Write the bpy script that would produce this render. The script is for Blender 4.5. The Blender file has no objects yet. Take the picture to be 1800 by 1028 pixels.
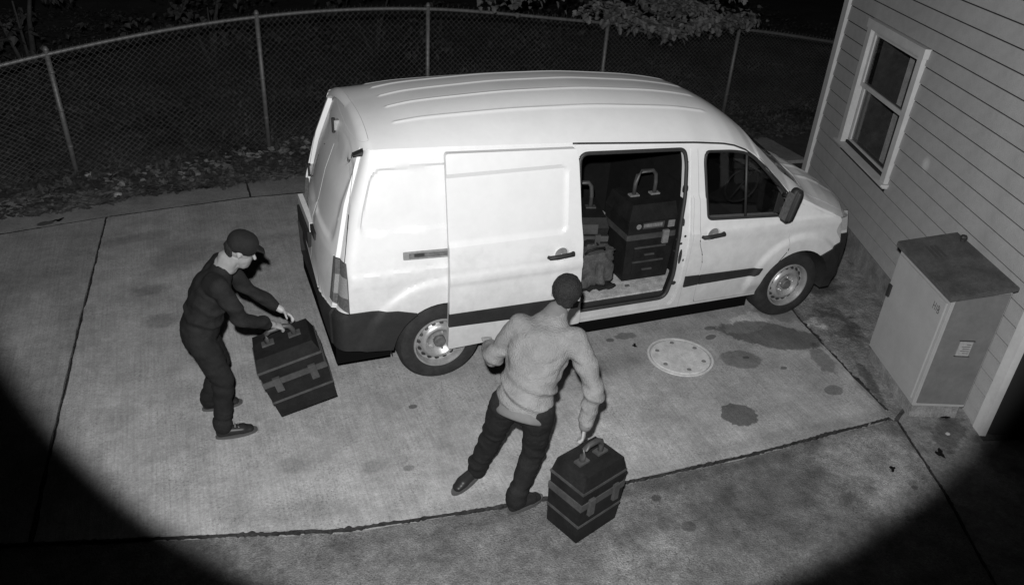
import bpy, bmesh, math, random
import numpy as np
from mathutils import Vector, Matrix, noise
from mathutils.bvhtree import BVHTree
from mathutils.geometry import tessellate_polygon
random.seed(7); np.random.seed(7)
SC = bpy.context.scene; C = SC.collection; PI = math.pi
# ------------------------------------------------------------------ camera, night sky, the one lamp, exposure
CAMP = Vector((-1.4627, -4.5858, 3.5894))
cr, cu, cf = Vector((.92931, -.36454, .05904)), Vector((.13718, .4892, .86132)), Vector((.34287, .79233, -.50463))
cam = bpy.data.cameras.new('security_camera_view'); cam.sensor_width = 36; cam.lens = 28.241
cam.clip_start = .05; cam.clip_end = 400
co = bpy.data.objects.new('camera', cam); C.objects.link(co)
co.matrix_world = Matrix(((cr.x, cu.x, -cf.x, CAMP.x), (cr.y, cu.y, -cf.y, CAMP.y), (cr.z, cu.z, -cf.z, CAMP.z), (0, 0, 0, 1)))
SC.camera = co
wd = bpy.data.worlds.new('World'); SC.world = wd; wd.use_nodes = True
bg = wd.node_tree.nodes['Background']; bg.inputs[0].default_value = (1, 1, 1, 1); bg.inputs[1].default_value = 0.0015
sp = bpy.data.lights.new('infrared_floodlight', 'SPOT'); sp.energy = 2250; sp.spot_size = math.radians(74.7); sp.spot_blend = .115
sp.shadow_soft_size = .035
so = bpy.data.objects.new('infrared_floodlight', sp); C.objects.link(so)
so.location = CAMP + Vector((-.08, .03, .25))
so.rotation_euler = Vector((.378, .866, -.324)).to_track_quat('-Z', 'Y').to_euler()
SC.view_settings.view_transform = 'Standard'; SC.view_settings.look = 'None'; SC.view_settings.gamma = 1
SC.view_settings.exposure = 0; SC.view_settings.use_curve_mapping = False
SC.cycles.max_bounces = 6

# ------------------------------------------------------------------ materials
def mathn(N, L, op, a, b=None):
    q = N.new('ShaderNodeMath'); q.operation = op; q.use_clamp = False
    for i, s in enumerate((a, b)):
        if s is None: continue
        if isinstance(s, (int, float)): q.inputs[i].default_value = s
        else: L.new(s, q.inputs[i])
    return q.outputs[0]
def mat(name, col, rough=.6, metal=0, var=0, vscale=6, bump=0, bscale=60, spec=.5, detail=6, coat=0, speck=0, spscale=150, coord='Object', stretch=None, extra=None):
    m = bpy.data.materials.new(name); m.use_nodes = True; nt = m.node_tree; N = nt.nodes; L = nt.links
    b = N['Principled BSDF']; b.inputs['Roughness'].default_value = rough; b.inputs['Metallic'].default_value = metal
    b.inputs['Specular IOR Level'].default_value = spec; b.inputs['Coat Weight'].default_value = coat
    tc = N.new('ShaderNodeTexCoord'); vec = tc.outputs[coord]
    if stretch:
        mp = N.new('ShaderNodeMapping'); mp.inputs['Scale'].default_value = stretch; L.new(vec, mp.inputs[0]); svec = mp.outputs[0]
    else: svec = vec
    v = N.new('ShaderNodeValue'); v.outputs[0].default_value = col; cur = v.outputs[0]
    def mul(a, bb):
        q = N.new('ShaderNodeMath'); q.operation = 'MULTIPLY'
        for i, s in enumerate((a, bb)):
            if isinstance(s, (int, float)): q.inputs[i].default_value = s
            else: L.new(s, q.inputs[i])
        return q.outputs[0]
    def noi(sc, lo, hi, a, bb, vv=None, det=detail):
        t = N.new('ShaderNodeTexNoise'); t.inputs['Scale'].default_value = sc; t.inputs['Detail'].default_value = det
        t.inputs['Roughness'].default_value = .62; L.new(vv or svec, t.inputs['Vector'])
        r = N.new('ShaderNodeMapRange'); r.inputs[1].default_value = lo; r.inputs[2].default_value = hi
        r.inputs[3].default_value = a; r.inputs[4].default_value = bb; L.new(t.outputs[0], r.inputs[0]); return r.outputs[0]
    if var: cur = mul(cur, noi(vscale, .32, .68, 1 - var, 1 + var))
    if var: cur = mul(cur, noi(vscale * 5.3, .3, .7, 1 - var * .6, 1 + var * .6))
    if var > .19 and bump: cur = mul(cur, noi(vscale * 19, .34, .66, 1 - var * .7, 1 + var * .7))
    if speck:
        inv = mathn(N, L, 'SUBTRACT', 1, noi(spscale * 1.7, .36, .46, 1 - speck, 1, vec, 5)); cur = mul(cur, mathn(N, L, 'SUBTRACT', 1, mul(inv, noi(2.6, .38, .62, .1, 1.6, vec, 6))))
        cur = mul(cur, noi(spscale * 5, .3, .7, 1 - speck * .3, 1 + speck * .3, vec, 3))
    if extra: cur = extra(N, L, vec, cur, mul, noi)
    cc = N.new('ShaderNodeCombineColor')
    for i in range(3): L.new(cur, cc.inputs[i])
    L.new(cc.outputs[0], b.inputs['Base Color'])
    if bump:
        t = N.new('ShaderNodeTexNoise'); t.inputs['Scale'].default_value = bscale; t.inputs['Detail'].default_value = 5
        L.new(svec, t.inputs['Vector']); bp = N.new('ShaderNodeBump'); bp.inputs['Strength'].default_value = bump
        bp.inputs['Distance'].default_value = .01; L.new(t.outputs[0], bp.inputs['Height']); L.new(bp.outputs[0], b.inputs['Normal'])
    return m
def stains(lst, streak=0):
    """marks soaked into the concrete: (x, y, rx, ry, rot, factor, edge, raggedness)"""
    def f(N, L, vec, cur, mul, noi):
        sx = N.new('ShaderNodeSeparateXYZ'); L.new(vec, sx.inputs[0]); X, Y = sx.outputs[0], sx.outputs[1]
        def nz(sc, seed, det=4):
            t = N.new('ShaderNodeTexNoise'); t.inputs['Scale'].default_value = sc; t.inputs['Detail'].default_value = det
            t.noise_dimensions = '4D'; t.inputs['W'].default_value = seed; L.new(vec, t.inputs['Vector']); return mathn(N, L, 'SUBTRACT', t.outputs[0], .5)
        n1, n2, n3 = nz(4, 1), nz(14, 5), nz(45, 9)
        for (x, y, rx, ry, rot, fac, edge, rag) in lst:
            c, s = math.cos(rot), math.sin(rot)
            dx = mathn(N, L, 'SUBTRACT', X, x); dy = mathn(N, L, 'SUBTRACT', Y, y)
            u = mathn(N, L, 'ADD', mul(dx, c / rx), mul(dy, s / rx)); v = mathn(N, L, 'ADD', mul(dx, -s / ry), mul(dy, c / ry))
            d = mathn(N, L, 'SQRT', mathn(N, L, 'ADD', mul(u, u), mul(v, v)))
            d = mathn(N, L, 'ADD', d, mul(n1 if rx > .3 else n2, rag)); d = mathn(N, L, 'ADD', d, mul(n2, rag * .5)); d = mathn(N, L, 'ADD', d, mul(n3, rag * .35))
            r = N.new('ShaderNodeMapRange'); r.interpolation_type = 'SMOOTHSTEP'
            r.inputs[1].default_value = 1 - edge; r.inputs[2].default_value = 1 + edge * .3
            r.inputs[3].default_value = fac; r.inputs[4].default_value = 1; L.new(d, r.inputs[0]); cur = mul(cur, r.outputs[0])
        if streak:
            mp = N.new('ShaderNodeMapping'); mp.inputs['Scale'].default_value = (75, 2.2, 1); L.new(vec, mp.inputs[0])
            t = N.new('ShaderNodeTexNoise'); t.inputs['Scale'].default_value = 1; t.inputs['Detail'].default_value = 3; L.new(mp.outputs[0], t.inputs[0])
            r = N.new('ShaderNodeMapRange'); r.inputs[1].default_value = .3; r.inputs[2].default_value = .6
            r.inputs[3].default_value = 1 - streak; r.inputs[4].default_value = 1; L.new(t.outputs[0], r.inputs[0]); cur = mul(cur, r.outputs[0])
        return cur
    return f
BIG = [(2.84, -.20, .46, .20, -.52, .36, .10, .8), (3.45, -.17, .19, .11, -.3, 1.9, .15, 1.0), (3.15, .08, .25, .16, -.4, .62, .2, 1.0)]
ST = BIG + [(1.62, .14, .10, .05, -.15, .5, .15, .8), (2.36, -.43, .175, .13, -.3, .55, .12, .35), (1.93, -1.02, .145, .125, -.3, .33, .06, .5), (2.82, -.99, .085, .06, .2, .5, .15, .5), (2.38, .04, .055, .03, 0, .45, .1, .5), (2.31, -.08, .06, .03, .2, .4, .1, .5), (2.63, -.63, .03, .02, 0, .4, .2, .5), (1.26, -.17, .35, .14, -.2, .68, .6, .9), (-1.16, -.59, .1, .08, 0, .7, .5, .6), (-1.97, 1.92, .17, .11, 0, .62, .5, .7), (-1.25, 2.6, .35, .14, .2, .7, .6, 1.1),
      (-.28, -.24, .035, .025, 0, .38, .1, .5), (2.75, .02, .27, .12, .3, 1.45, .1, 1.0), (-.47, -.83, .04, .03, 0, .6, .3, .5),
      (-1.9, 1.4, .16, .12, 0, .62, .5, .7), (-.68, -.75, .1, .07, 0, .72, .5, .7), (.15, 2.9, .5, .3, .4, .7, .5, .9), (-1.7, 2.5, .5, .22, .8, .75, .6, 1.2),
      (-2.1, 2.95, .35, .12, .2, .7, .5, 1.2), (3.02, -.62, .22, .09, 1.3, .55, .3, 1.2), (3.1, -1.05, .34, .07, 1.35, .6, .3, 1.2), (2.25, -1.33, .9, .09, -.03, .8, .6, 1.0), (.3, -1.28, .9, .10, -.06, .82, .6, 1.0),
      (-1.2, -.98, .6, .1, -.2, .8, .6, 1.0), (1.2, -.6, .5, .3, .3, 1.12, .6, 1.2), (.9, -1.0, .35, .22, .2, 1.2, .6, 1.2), (.62, -.2, .4, .25, 0, .78, .6, 1.0), (-1.0, 1.0, .8, .5, .4, 1.1, .7, 1.2),
      (2.42, -.42, .03, .02, 0, .4, .2, .5), (1.47, .12, .035, .03, 0, .4, .2, .5)]
M = {}
M['slab'] = mat('concrete_drive', .23, .85, var=.24, vscale=3.1, bump=.5, bscale=130, speck=.30, spscale=38, detail=9, extra=stains(ST, .18))
M['slab2'] = mat('concrete_drive_left', .19, .85, var=.24, vscale=3, bump=.5, bscale=130, speck=.30, spscale=38, detail=9, extra=stains([(-3.2, 2.2, .8, .4, .5, .75, .6, 1.2), (-3.0, .6, .5, .5, 0, .85, .6, 1.2)], .18))
M['slab3'] = mat('concrete_far_strip', .16, .9, var=.22, vscale=3, bump=.4, bscale=90, speck=.4, spscale=60, extra=stains([(-2.9, 3.5, .09, .05, .3, .25, .2, .6), (-1.8, 4.1, 1.2, .2, .1, .6, .7, 1.2), (.3, 4.1, 1.4, .2, 0, .6, .7, 1.2)]))
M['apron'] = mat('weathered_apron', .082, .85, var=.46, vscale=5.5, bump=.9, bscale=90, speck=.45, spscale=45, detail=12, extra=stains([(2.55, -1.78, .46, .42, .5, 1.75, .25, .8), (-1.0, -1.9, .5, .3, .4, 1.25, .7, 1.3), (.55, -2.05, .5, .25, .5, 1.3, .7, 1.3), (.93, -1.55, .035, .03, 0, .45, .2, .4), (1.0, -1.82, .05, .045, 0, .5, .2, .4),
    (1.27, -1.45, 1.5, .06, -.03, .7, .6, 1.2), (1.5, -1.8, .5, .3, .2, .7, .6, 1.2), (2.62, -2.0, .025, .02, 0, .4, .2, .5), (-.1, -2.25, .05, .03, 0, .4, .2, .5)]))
M['apron2'] = mat('damp_side_concrete', .12, .75, var=.4, vscale=5.4, bump=.7, bscale=60, speck=.3, extra=stains([(3.3, -1.65, .28, .12, .6, .5, .4, 1.2), (3.2, -2.1, .4, .2, .6, 1.2, .5, 1.2), (3.5, -1.9, .3, .15, .9, .6, .4, 1)]))
M['sidestrip'] = mat('damp_strip_by_house', .13, .8, var=.5, vscale=4, bump=1, bscale=50, speck=.4, extra=stains(BIG + [(3.55, -.2, .3, .18, 1.3, .45, .3, 1.2), (3.95, .6, .5, .2, 1.0, .4, .3, 1.2), (3.2, -.95, .3, .05, 1.2, .5, .3, 1.), (3.5, .25, .3, .15, .6, 1.4, .4, 1.2)]))
M['soil'] = mat('dark_soil', .024, .95, var=.6, vscale=1.3, bump=1, bscale=14, detail=9)
M['soil2'] = mat('joint_dirt', .022, .95, var=.5, vscale=20, spec=.1)
M['leaf'] = mat('ground_cover_leaf', .030, .7, var=.75, vscale=.9, spec=.3)
M['litter'] = mat('dry_leaf_litter', .05, .8, var=.7, vscale=2.4, spec=.2)
M['weed'] = mat('pale_broad_leaf', .12, .7, var=.4, vscale=5, spec=.3)
M['maple'] = mat('tree_leaf', .085, .65, var=.45, vscale=4, spec=.3)
M['darkleaf'] = mat('far_tree_leaf', .035, .7, var=.5, vscale=2, spec=.3)
M['bark'] = mat('bark', .025, .9, var=.4, vscale=12, bump=1, bscale=30)
M['galv'] = mat('galvanised_steel', .105, .55, .3, var=.25, vscale=18)
M['wire'] = mat('weathered_wire', .085, .6, .2, var=.3, vscale=3)
def dirt(N, L, vec, cur, mul, noi):          # road film on the lower panels
    sx = N.new('ShaderNodeSeparateXYZ'); L.new(vec, sx.inputs[0])
    t = N.new('ShaderNodeTexNoise'); t.inputs['Scale'].default_value = 7; t.inputs['Detail'].default_value = 9; t.inputs['Roughness'].default_value = .7; L.new(vec, t.inputs[0])
    h = mathn(N, L, 'ADD', sx.outputs[2], mul(mathn(N, L, 'SUBTRACT', t.outputs[0], .5), 1.1))
    r = N.new('ShaderNodeMapRange'); r.inputs[1].default_value = .25; r.inputs[2].default_value = 1.05; r.inputs[3].default_value = .64; r.inputs[4].default_value = 1
    L.new(h, r.inputs[0]); return mul(cur, r.outputs[0])
M['paint'] = mat('white_van_paint', .53, .38, var=.03, vscale=4, spec=.5, extra=dirt)
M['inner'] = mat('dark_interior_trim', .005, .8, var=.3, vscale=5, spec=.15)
M['under'] = mat('underbody_shade_black', .004, .95, spec=.02)  # near black, carries the shade below the van
M['black'] = mat('black_plastic', .016, .6, spec=.3, var=.2, vscale=9, bump=.1, bscale=200)
M['rubber'] = mat('black_rubber', .016, .6, var=.2)
M['tyre'] = mat('tyre_rubber', .018, .8, spec=.25, var=.3, vscale=14, bump=.2, bscale=120)
M['steel'] = mat('painted_steel_rim', .30, .4, .5, var=.2, vscale=12)
M['hub'] = mat('rusty_hub', .09, .7, .3, var=.4, vscale=25)
M['floor'] = mat('dusty_plywood_floor', .30, .85, var=.35, vscale=14, bump=.3, speck=.3)
M['sill'] = mat('scuffed_sill_plate', .40, .5, var=.3, vscale=20, bump=.2)
M['chrome'] = mat('bare_metal', .55, .3, .8)
def pale_spot(N, L, vec, cur, mul, noi):  # soft pale spot on the siding boards
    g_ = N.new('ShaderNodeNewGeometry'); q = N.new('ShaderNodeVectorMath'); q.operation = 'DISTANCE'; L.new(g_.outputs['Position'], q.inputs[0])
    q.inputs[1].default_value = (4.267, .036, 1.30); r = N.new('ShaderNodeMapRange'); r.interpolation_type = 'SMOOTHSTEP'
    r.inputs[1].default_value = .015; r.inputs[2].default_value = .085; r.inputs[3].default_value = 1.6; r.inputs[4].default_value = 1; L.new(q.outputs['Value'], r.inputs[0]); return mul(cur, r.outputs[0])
M['siding'] = mat('grey_clapboard', .245, .8, var=.10, vscale=2.5, bump=.35, bscale=150, speck=.12, spscale=60, extra=pale_spot)
M['trim'] = mat('pale_house_trim', .37, .6, var=.08, vscale=5)
M['found'] = mat('foundation_concrete', .13, .9, var=.35, vscale=6, bump=.6, bscale=50)
M['room'] = mat('dark_room', .14, .9, var=.4, vscale=2)
M['room2'] = mat('building_paper_unlit_wall', .02, .9, spec=.1)
M['curtain'] = mat('net_curtain', .6, .9, var=.2)
M['cab'] = mat('cabinet_paint', .235, .55, var=.06, vscale=4, bump=.1, bscale=160, speck=.1)
M['cabtop'] = mat('cabinet_weathered_lid', .045, .7, var=.35, vscale=7, bump=.3, speck=.3)
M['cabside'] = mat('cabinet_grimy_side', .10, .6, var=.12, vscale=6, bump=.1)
M['mh'] = mat('pale_cast_cover', .40, .6, var=.18, vscale=14, bump=.3, speck=.2)
M['box'] = mat('toolbox_plastic', .009, .6, var=.3, vscale=9, bump=.15, bscale=120, spec=.15)
M['boxgrey'] = mat('toolbox_grey_plastic', .036, .55, var=.3, vscale=12)
M['boxlabel'] = mat('toolbox_label', .14, .5, var=.2, vscale=30)
M['bag'] = mat('worn_canvas', .042, .9, var=.5, vscale=10, bump=.8, bscale=40)
M['sweater'] = mat('grey_sweatshirt', .14, .95, var=.15, vscale=8, bump=.9, bscale=120, spec=.1)
M['sweatrib'] = mat('sweatshirt_ribbing', .085, .95, var=.1)
M['jacket'] = mat('dark_jacket', .010, .85, var=.25, vscale=8, bump=.4, bscale=150, spec=.15)
M['trousers'] = mat('dark_trousers', .010, .9, var=.25, vscale=8, bump=.5, bscale=180, spec=.15)
M['shoe'] = mat('black_shoe', .014, .4, var=.2, spec=.15)
M['sole'] = mat('shoe_sole', .045, .6)
M['skin'] = mat('skin', .21, .6, var=.06, vscale=20)
M['hair'] = mat('dark_hair', .014, .8, var=.4, vscale=90, bump=1, bscale=160, spec=.15)
M['glove'] = mat('dark_glove', .03, .8, var=.2)
M['mask'] = mat('pale_face_cover', .15, .9, var=.1)
M['ink'] = mat('black_ink', .03, .7)
M['paper'] = mat('faded_sticker', .22, .7, var=.15, vscale=60)
M['stone'] = mat('pale_stone', .20, .9, var=.3, vscale=20, bump=.5)
def glassmat(name, tint, gl=.08, rough=.03):
    m = bpy.data.materials.new(name); m.use_nodes = True; N = m.node_tree.nodes; L = m.node_tree.links
    N.remove(N['Principled BSDF']); t = N.new('ShaderNodeBsdfTransparent'); t.inputs[0].default_value = (tint,) * 3 + (1,)
    g = N.new('ShaderNodeBsdfGlossy'); g.inputs['Roughness'].default_value = rough; g.inputs[0].default_value = (.8, .8, .8, 1)
    lw = N.new('ShaderNodeLayerWeight'); lw.inputs[0].default_value = .5; pw = N.new('ShaderNodeMath'); pw.operation = 'POWER'; pw.inputs[1].default_value = 4; L.new(lw.outputs['Facing'], pw.inputs[0]); fr = N.new('ShaderNodeMath'); fr.operation = 'MULTIPLY_ADD'; fr.inputs[1].default_value = .6; fr.inputs[2].default_value = .03; L.new(pw.outputs[0], fr.inputs[0]); mx = N.new('ShaderNodeMixShader')
    L.new(fr.outputs[0], mx.inputs[0]); L.new(t.outputs[0], mx.inputs[1]); L.new(g.outputs[0], mx.inputs[2]); L.new(mx.outputs[0], N['Material Output'].inputs[0]); return m
M['glass'] = glassmat('window_glass', .72); M['vanglass'] = glassmat('van_glass', .70)
m = mat('lens_plastic', .30, .15, var=.3, vscale=40, stretch=(3, 3, 30)); M['lens'] = m
M['lamp_dark'] = mat('tail_lamp_plastic', .075, .25, var=.3, vscale=60)
M['lamp_clear'] = mat('tail_lamp_clear', .19, .25, var=.5, vscale=30, stretch=(40, 40, 3))

# ------------------------------------------------------------------ mesh helpers
def link(name, me, m=None, parent=None, smooth=False):
    o = bpy.data.objects.new(name, me); C.objects.link(o)
    if m is not None: me.materials.append(m)
    if parent is not None: o.parent = parent
    if smooth: me.shade_smooth()
    return o
def obj(name, bm, m, parent=None, smooth=False, bevel=0):
    if bevel:
        bmesh.ops.bevel(bm, geom=[e for e in bm.edges if e.is_manifold and e.calc_face_angle(0) > .5], offset=bevel, segments=2, affect='EDGES', clamp_overlap=True)
    me = bpy.data.meshes.new(name); bm.to_mesh(me); bm.free(); return link(name, me, m, parent, smooth)
def thing(name, label, cat, loc=(0, 0, 0), rz=0, group=None):
    o = bpy.data.objects.new(name, None); C.objects.link(o); o.location = loc; o.rotation_euler = (0, 0, rz); o.empty_display_size = .2
    tag(o, label, cat, group); return o
def tag(o, label=None, cat=None, group=None, kind=None):
    if label: o['label'] = label
    if cat: o['category'] = cat
    if group: o['group'] = group
    if kind: o['kind'] = kind
    return o
def B(): return bmesh.new()
def box(bm, x0, x1, y0, y1, z0, z1, mtx=None):
    v = [bm.verts.new((x, y, z)) for z in (z0, z1) for y in (y0, y1) for x in (x0, x1)]
    for f in ((0, 2, 3, 1), (4, 5, 7, 6), (0, 1, 5, 4), (2, 6, 7, 3), (0, 4, 6, 2), (1, 3, 7, 5)): bm.faces.new([v[i] for i in f])
    if mtx: bmesh.ops.transform(bm, matrix=mtx, verts=v)
    return v
def tube(bm, pts, r, n=8, closed=False):
    pts = [Vector(p) for p in pts]; rings = []; k = len(pts)
    for i, p in enumerate(pts):
        a = pts[(i - 1) % k] if (i or closed) else p; b = pts[(i + 1) % k] if (i < k - 1 or closed) else p
        d = (b - a).normalized(); up = Vector((0, 0, 1)) if abs(d.z) < .9 else Vector((1, 0, 0))
        s = d.cross(up).normalized(); t = s.cross(d); rr = r[i] if isinstance(r, (list, tuple)) else r
        rings.append([bm.verts.new(p + s * rr * math.cos(2 * PI * j / n) + t * rr * math.sin(2 * PI * j / n)) for j in range(n)])
    for i in range(k if closed else k - 1):
        A, Bq = rings[i], rings[(i + 1) % k]
        for j in range(n): bm.faces.new((A[j], A[(j + 1) % n], Bq[(j + 1) % n], Bq[j]))
    if not closed:
        bm.faces.new(rings[0][::-1]); bm.faces.new(rings[-1])
def lathe(bm, prof, n=48, axis='y', c=(0, 0, 0), closed=True):
    rings = []
    for a, r in prof:
        rings.append([bm.verts.new(Vector(c) + (Vector((r * math.cos(2 * PI * j / n), a, r * math.sin(2 * PI * j / n))) if axis == 'y' else Vector((r * math.cos(2 * PI * j / n), r * math.sin(2 * PI * j / n), a)))) for j in range(n)])
    for i in range(len(prof) if closed else len(prof) - 1):
        A, Bq = rings[i], rings[(i + 1) % len(prof)]
        for j in range(n): bm.faces.new((A[j], A[(j + 1) % n], Bq[(j + 1) % n], Bq[j]))
    bmesh.ops.recalc_face_normals(bm, faces=bm.faces)
def prism(bm, poly, fn0, fn1):
    """poly 2D (a,b) -> fn0/fn1 give the 3D points of the two ends"""
    n = len(poly); A = [bm.verts.new(fn0(*p)) for p in poly]; Bq = [bm.verts.new(fn1(*p)) for p in poly]
    for i in range(n): bm.faces.new((A[i], A[(i + 1) % n], Bq[(i + 1) % n], Bq[i]))
    for tri in tessellate_polygon([[Vector((p[0], p[1], 0)) for p in poly]]):
        bm.faces.new([A[i] for i in tri]); bm.faces.new([Bq[i] for i in tri][::-1])
    bmesh.ops.recalc_face_normals(bm, faces=bm.faces)
def yprism(poly, y0, y1):
    bm = B(); prism(bm, poly, lambda a, b: (a, y0, b), lambda a, b: (a, y1, b)); return bm
def zprism(poly, z0, z1):
    bm = B(); prism(bm, poly, lambda a, b: (a, b, z0), lambda a, b: (a, b, z1)); return bm
def rounded(poly, r, n=4):
    out = []; k = len(poly)
    for i in range(k):
        p = Vector(poly[i]); a = (Vector(poly[i - 1]) - p); b = (Vector(poly[(i + 1) % k]) - p)
        rr = min(r, a.length * .45, b.length * .45); p0 = p + a.normalized() * rr; p1 = p + b.normalized() * rr
        for j in range(n + 1):
            t = j / n; out.append(tuple(p0 * (1 - t) ** 2 + p * 2 * t * (1 - t) + p1 * t * t))
    return out
DG = None
def bmobj(bm):
    me = bpy.data.meshes.new('tmp'); bm.to_mesh(me); bm.free(); o = bpy.data.objects.new('tmp', me); C.objects.link(o); return o
def boolop(base, cutter_bm, op='DIFFERENCE', keep=True):
    """returns a new bmesh: base (mesh) op cutter"""
    a = bpy.data.objects.new('tmp', base); b = bmobj(cutter_bm); C.objects.link(a)
    md = a.modifiers.new('b', 'BOOLEAN'); md.operation = op; md.object = b; md.solver = 'MANIFOLD'
    dg = bpy.context.evaluated_depsgraph_get(); dg.update()
    me = bpy.data.meshes.new_from_object(a.evaluated_get(dg))
    bm_m = b.data; bpy.data.objects.remove(a); bpy.data.objects.remove(b); bpy.data.meshes.remove(bm_m); return me
def bmmesh(bm):
    me = bpy.data.meshes.new('m'); bm.to_mesh(me); bm.free(); return me
def ss(a, b, x):
    t = np.clip((x - a) / (b - a), 0, 1); return t * t * (3 - 2 * t)
def ssf(a, b, x):
    t = min(1, max(0, (x - a) / (b - a))); return t * t * (3 - 2 * t)

# ================================================================== SETTING
# -- ground
bm = B(); nx, ny = 90, 70
gx = np.concatenate([np.linspace(-60, -8, 12), np.linspace(-7.5, 12, 66), np.linspace(13, 60, 12)])
gy = np.concatenate([np.linspace(-40, -5, 6), np.linspace(-4, 14, 60), np.linspace(15, 60, 10)])
G = [[None] * len(gy) for _ in gx]
def ground_z(x, y):
    k = ssf(3.95, 4.5, y); return -.05 * (1 - k) + k * (.012 + .05 * noise.noise(Vector((x * .8, y * .8, 0))) + .02 * noise.noise(Vector((x * 4, y * 4, 3)))) - .0
for i, x in enumerate(gx):
    for j, y in enumerate(gy): G[i][j] = bm.verts.new((x, y, ground_z(x, y)))
for i in range(len(gx) - 1):
    for j in range(len(gy) - 1): bm.faces.new((G[i][j], G[i + 1][j], G[i + 1][j + 1], G[i][j + 1]))
tag(obj('ground', bm, M['soil'], smooth=True), kind='structure')
# -- concrete slabs, each its own piece
drv = bpy.data.objects.new('driveway', None); C.objects.link(drv); drv['kind'] = 'structure'
def ragged(poly, amp=.006, step=.06, seed=0):
    out = []
    for i in range(len(poly)):
        a, b = Vector(poly[i]), Vector(poly[(i + 1) % len(poly)]); L_ = (b - a).length
        n = max(1, int(min(L_, 9) / step)); nn = Vector((-(b - a).y, (b - a).x)).normalized()
        for k in range(n):
            p = a.lerp(b, k / n); q = noise.noise(Vector((p.x * 6, p.y * 6, seed))) * .7 + noise.noise(Vector((p.x * 26, p.y * 26, seed))) * .6
            out.append(tuple(p + nn * q * amp * 1.6))
    return out
def slab(poly, z, m, label=None, amp=.006, seed=0):
    bm = B(); prism(bm, ragged(poly, amp, seed=seed), lambda a, b: (a, b, z - .07), lambda a, b: (a, b, z))
    o = obj('slab', bm, M[m], drv)
    if label: o['label'] = label
    return o
g = .011
far = [(-9, 2.35), (-5, 3.0), (-3.25, 3.34), (-2.36, 3.50), (-.98, 3.66), (-.39, 3.65), (1.5, 3.62), (3.4, 3.45), (6.0, 3.2)]
near = [(-9, .3), (-4, -.42), (-2.58, -.78), (-1.53, -1.06), (-.97, -1.21), (-.13, -1.31), (.41, -1.36), (1.67, -1.40), (2.99, -1.385)]
jx = [(-2.36, 3.50), (-2.487, 1.51), (-2.567, .04), (-2.60, -.77)]
re = [(3.03, -1.30), (3.09, -.9), (3.17, -.42), (3.35, .5), (3.75, 1.8), (4.1, 3.35)]
slab([(p[0] + g, p[1]) for p in jx[::-1]] + [(p[0], p[1] - g) for p in far[4:7]] + [(3.4, 3.44), (4.1, 3.37)] + re[::-1] + [(2.99, -1.385)] + [(p[0], p[1] + g) for p in near[3:8]][::-1], 0, 'slab', 'large pale brushed concrete slab under the van with oil stains', .009, 1)
slab([(-9, .31)] + [(-4, -.41), (-2.62, -.76)] + [(p[0] - g, p[1]) for p in jx[::-1][1:]] + [(-3.25, 3.33), (-5, 2.99), (-9, 2.33)], .0, 'slab2', 'concrete slab left of the joint', .006, 2)
ec = [(-9, 3.3), (-5, 3.9), (-3.3, 4.2), (-1.75, 4.35), (-.99, 4.5), (-.5, 4.5), (1.5, 4.5), (6, 4.3)]
slab([(p[0], p[1] + g) for p in far[:5]] + [(-.99, 3.67), (-.99, 4.5)] + ec[:4][::-1], -.004, 'slab3', 'dull strip of concrete along the leaf litter', .008, 3)
slab([(-.97, 3.68), (-.39, 3.66), (1.5, 3.63), (3.4, 3.46), (6, 3.22), (6, 4.3), (1.5, 4.5), (-.97, 4.5)], -.004, 'slab3', 'dull strip of concrete behind the van', .008, 4)
jr = [(3.04, -1.42), (2.77, -2.12), (2.3, -3.1), (1.0, -6)]
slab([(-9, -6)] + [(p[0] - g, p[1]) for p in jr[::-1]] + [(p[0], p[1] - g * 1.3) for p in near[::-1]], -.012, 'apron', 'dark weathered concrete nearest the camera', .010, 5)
slab([(p[0] + g, p[1]) for p in jr] + [(9, -6), (9, -3.2), (3.47, -1.79), (3.75, -1.25), (3.3, -1.3)], -.012, 'apron2', 'damp dark concrete by the house corner', .008, 6)
slab([(3.06, -1.38), (3.3, -1.27), (3.79, -1.24), (4.68, 1.0), (5.2, 2.4), (5.6, 3.18), (4.13, 3.33)] + [(p[0] + g * 1.6, p[1]) for p in re[::-1][1:]], -.016, 'sidestrip', 'stained damp strip between drive and house', .012, 7)

def joint(pts, w=.013, z=.0035, seed=0, label=None):
    bm = B(); P_ = []
    for a, b in zip(pts, pts[1:]):
        a, b = Vector(a), Vector(b); n = max(1, int((b - a).length / .012))
        for k in range(n): P_.append(a.lerp(b, k / n))
    P_.append(Vector(pts[-1])); prev = None
    for i, p in enumerate(P_):
        d = (P_[min(i + 1, len(P_) - 1)] - P_[max(i - 1, 0)]).normalized(); nn = Vector((-d.y, d.x)); q = Vector((p.x * 9, p.y * 9, seed))
        a = w * (.5 + 1.2 * noise.noise(q * .6) + 1.5 * noise.noise(q * 4.7)); b = w * (.5 + 1.2 * noise.noise(q * .7 + Vector((5, 5, 5))) + 1.5 * noise.noise(q * 5.1))
        a, b = max(a, .0015), max(b, .0015)
        cur = [bm.verts.new((p.x + nn.x * a, p.y + nn.y * a, z - .012)), bm.verts.new((p.x + nn.x * a * .8, p.y + nn.y * a * .8, z)), bm.verts.new((p.x - nn.x * b * .8, p.y - nn.y * b * .8, z)), bm.verts.new((p.x - nn.x * b, p.y - nn.y * b, z - .02))]
        if prev:
            for k in range(3): bm.faces.new((prev[k], prev[k + 1], cur[k + 1], cur[k]))
        prev = cur
    o = obj('joint_dirt', bm, M['soil2'], drv); return o
joint([p for p in near if p[0] > -5], .012, .003, 1); joint([p for p in far if -6 < p[0] < 4.5], .009, .003, 2); joint(jx, .007, .003, 3); joint(jr[:3], .008, -.006, 4); joint([(-.98, 3.67), (-.98, 4.4)], .006, 0, 5)
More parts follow.
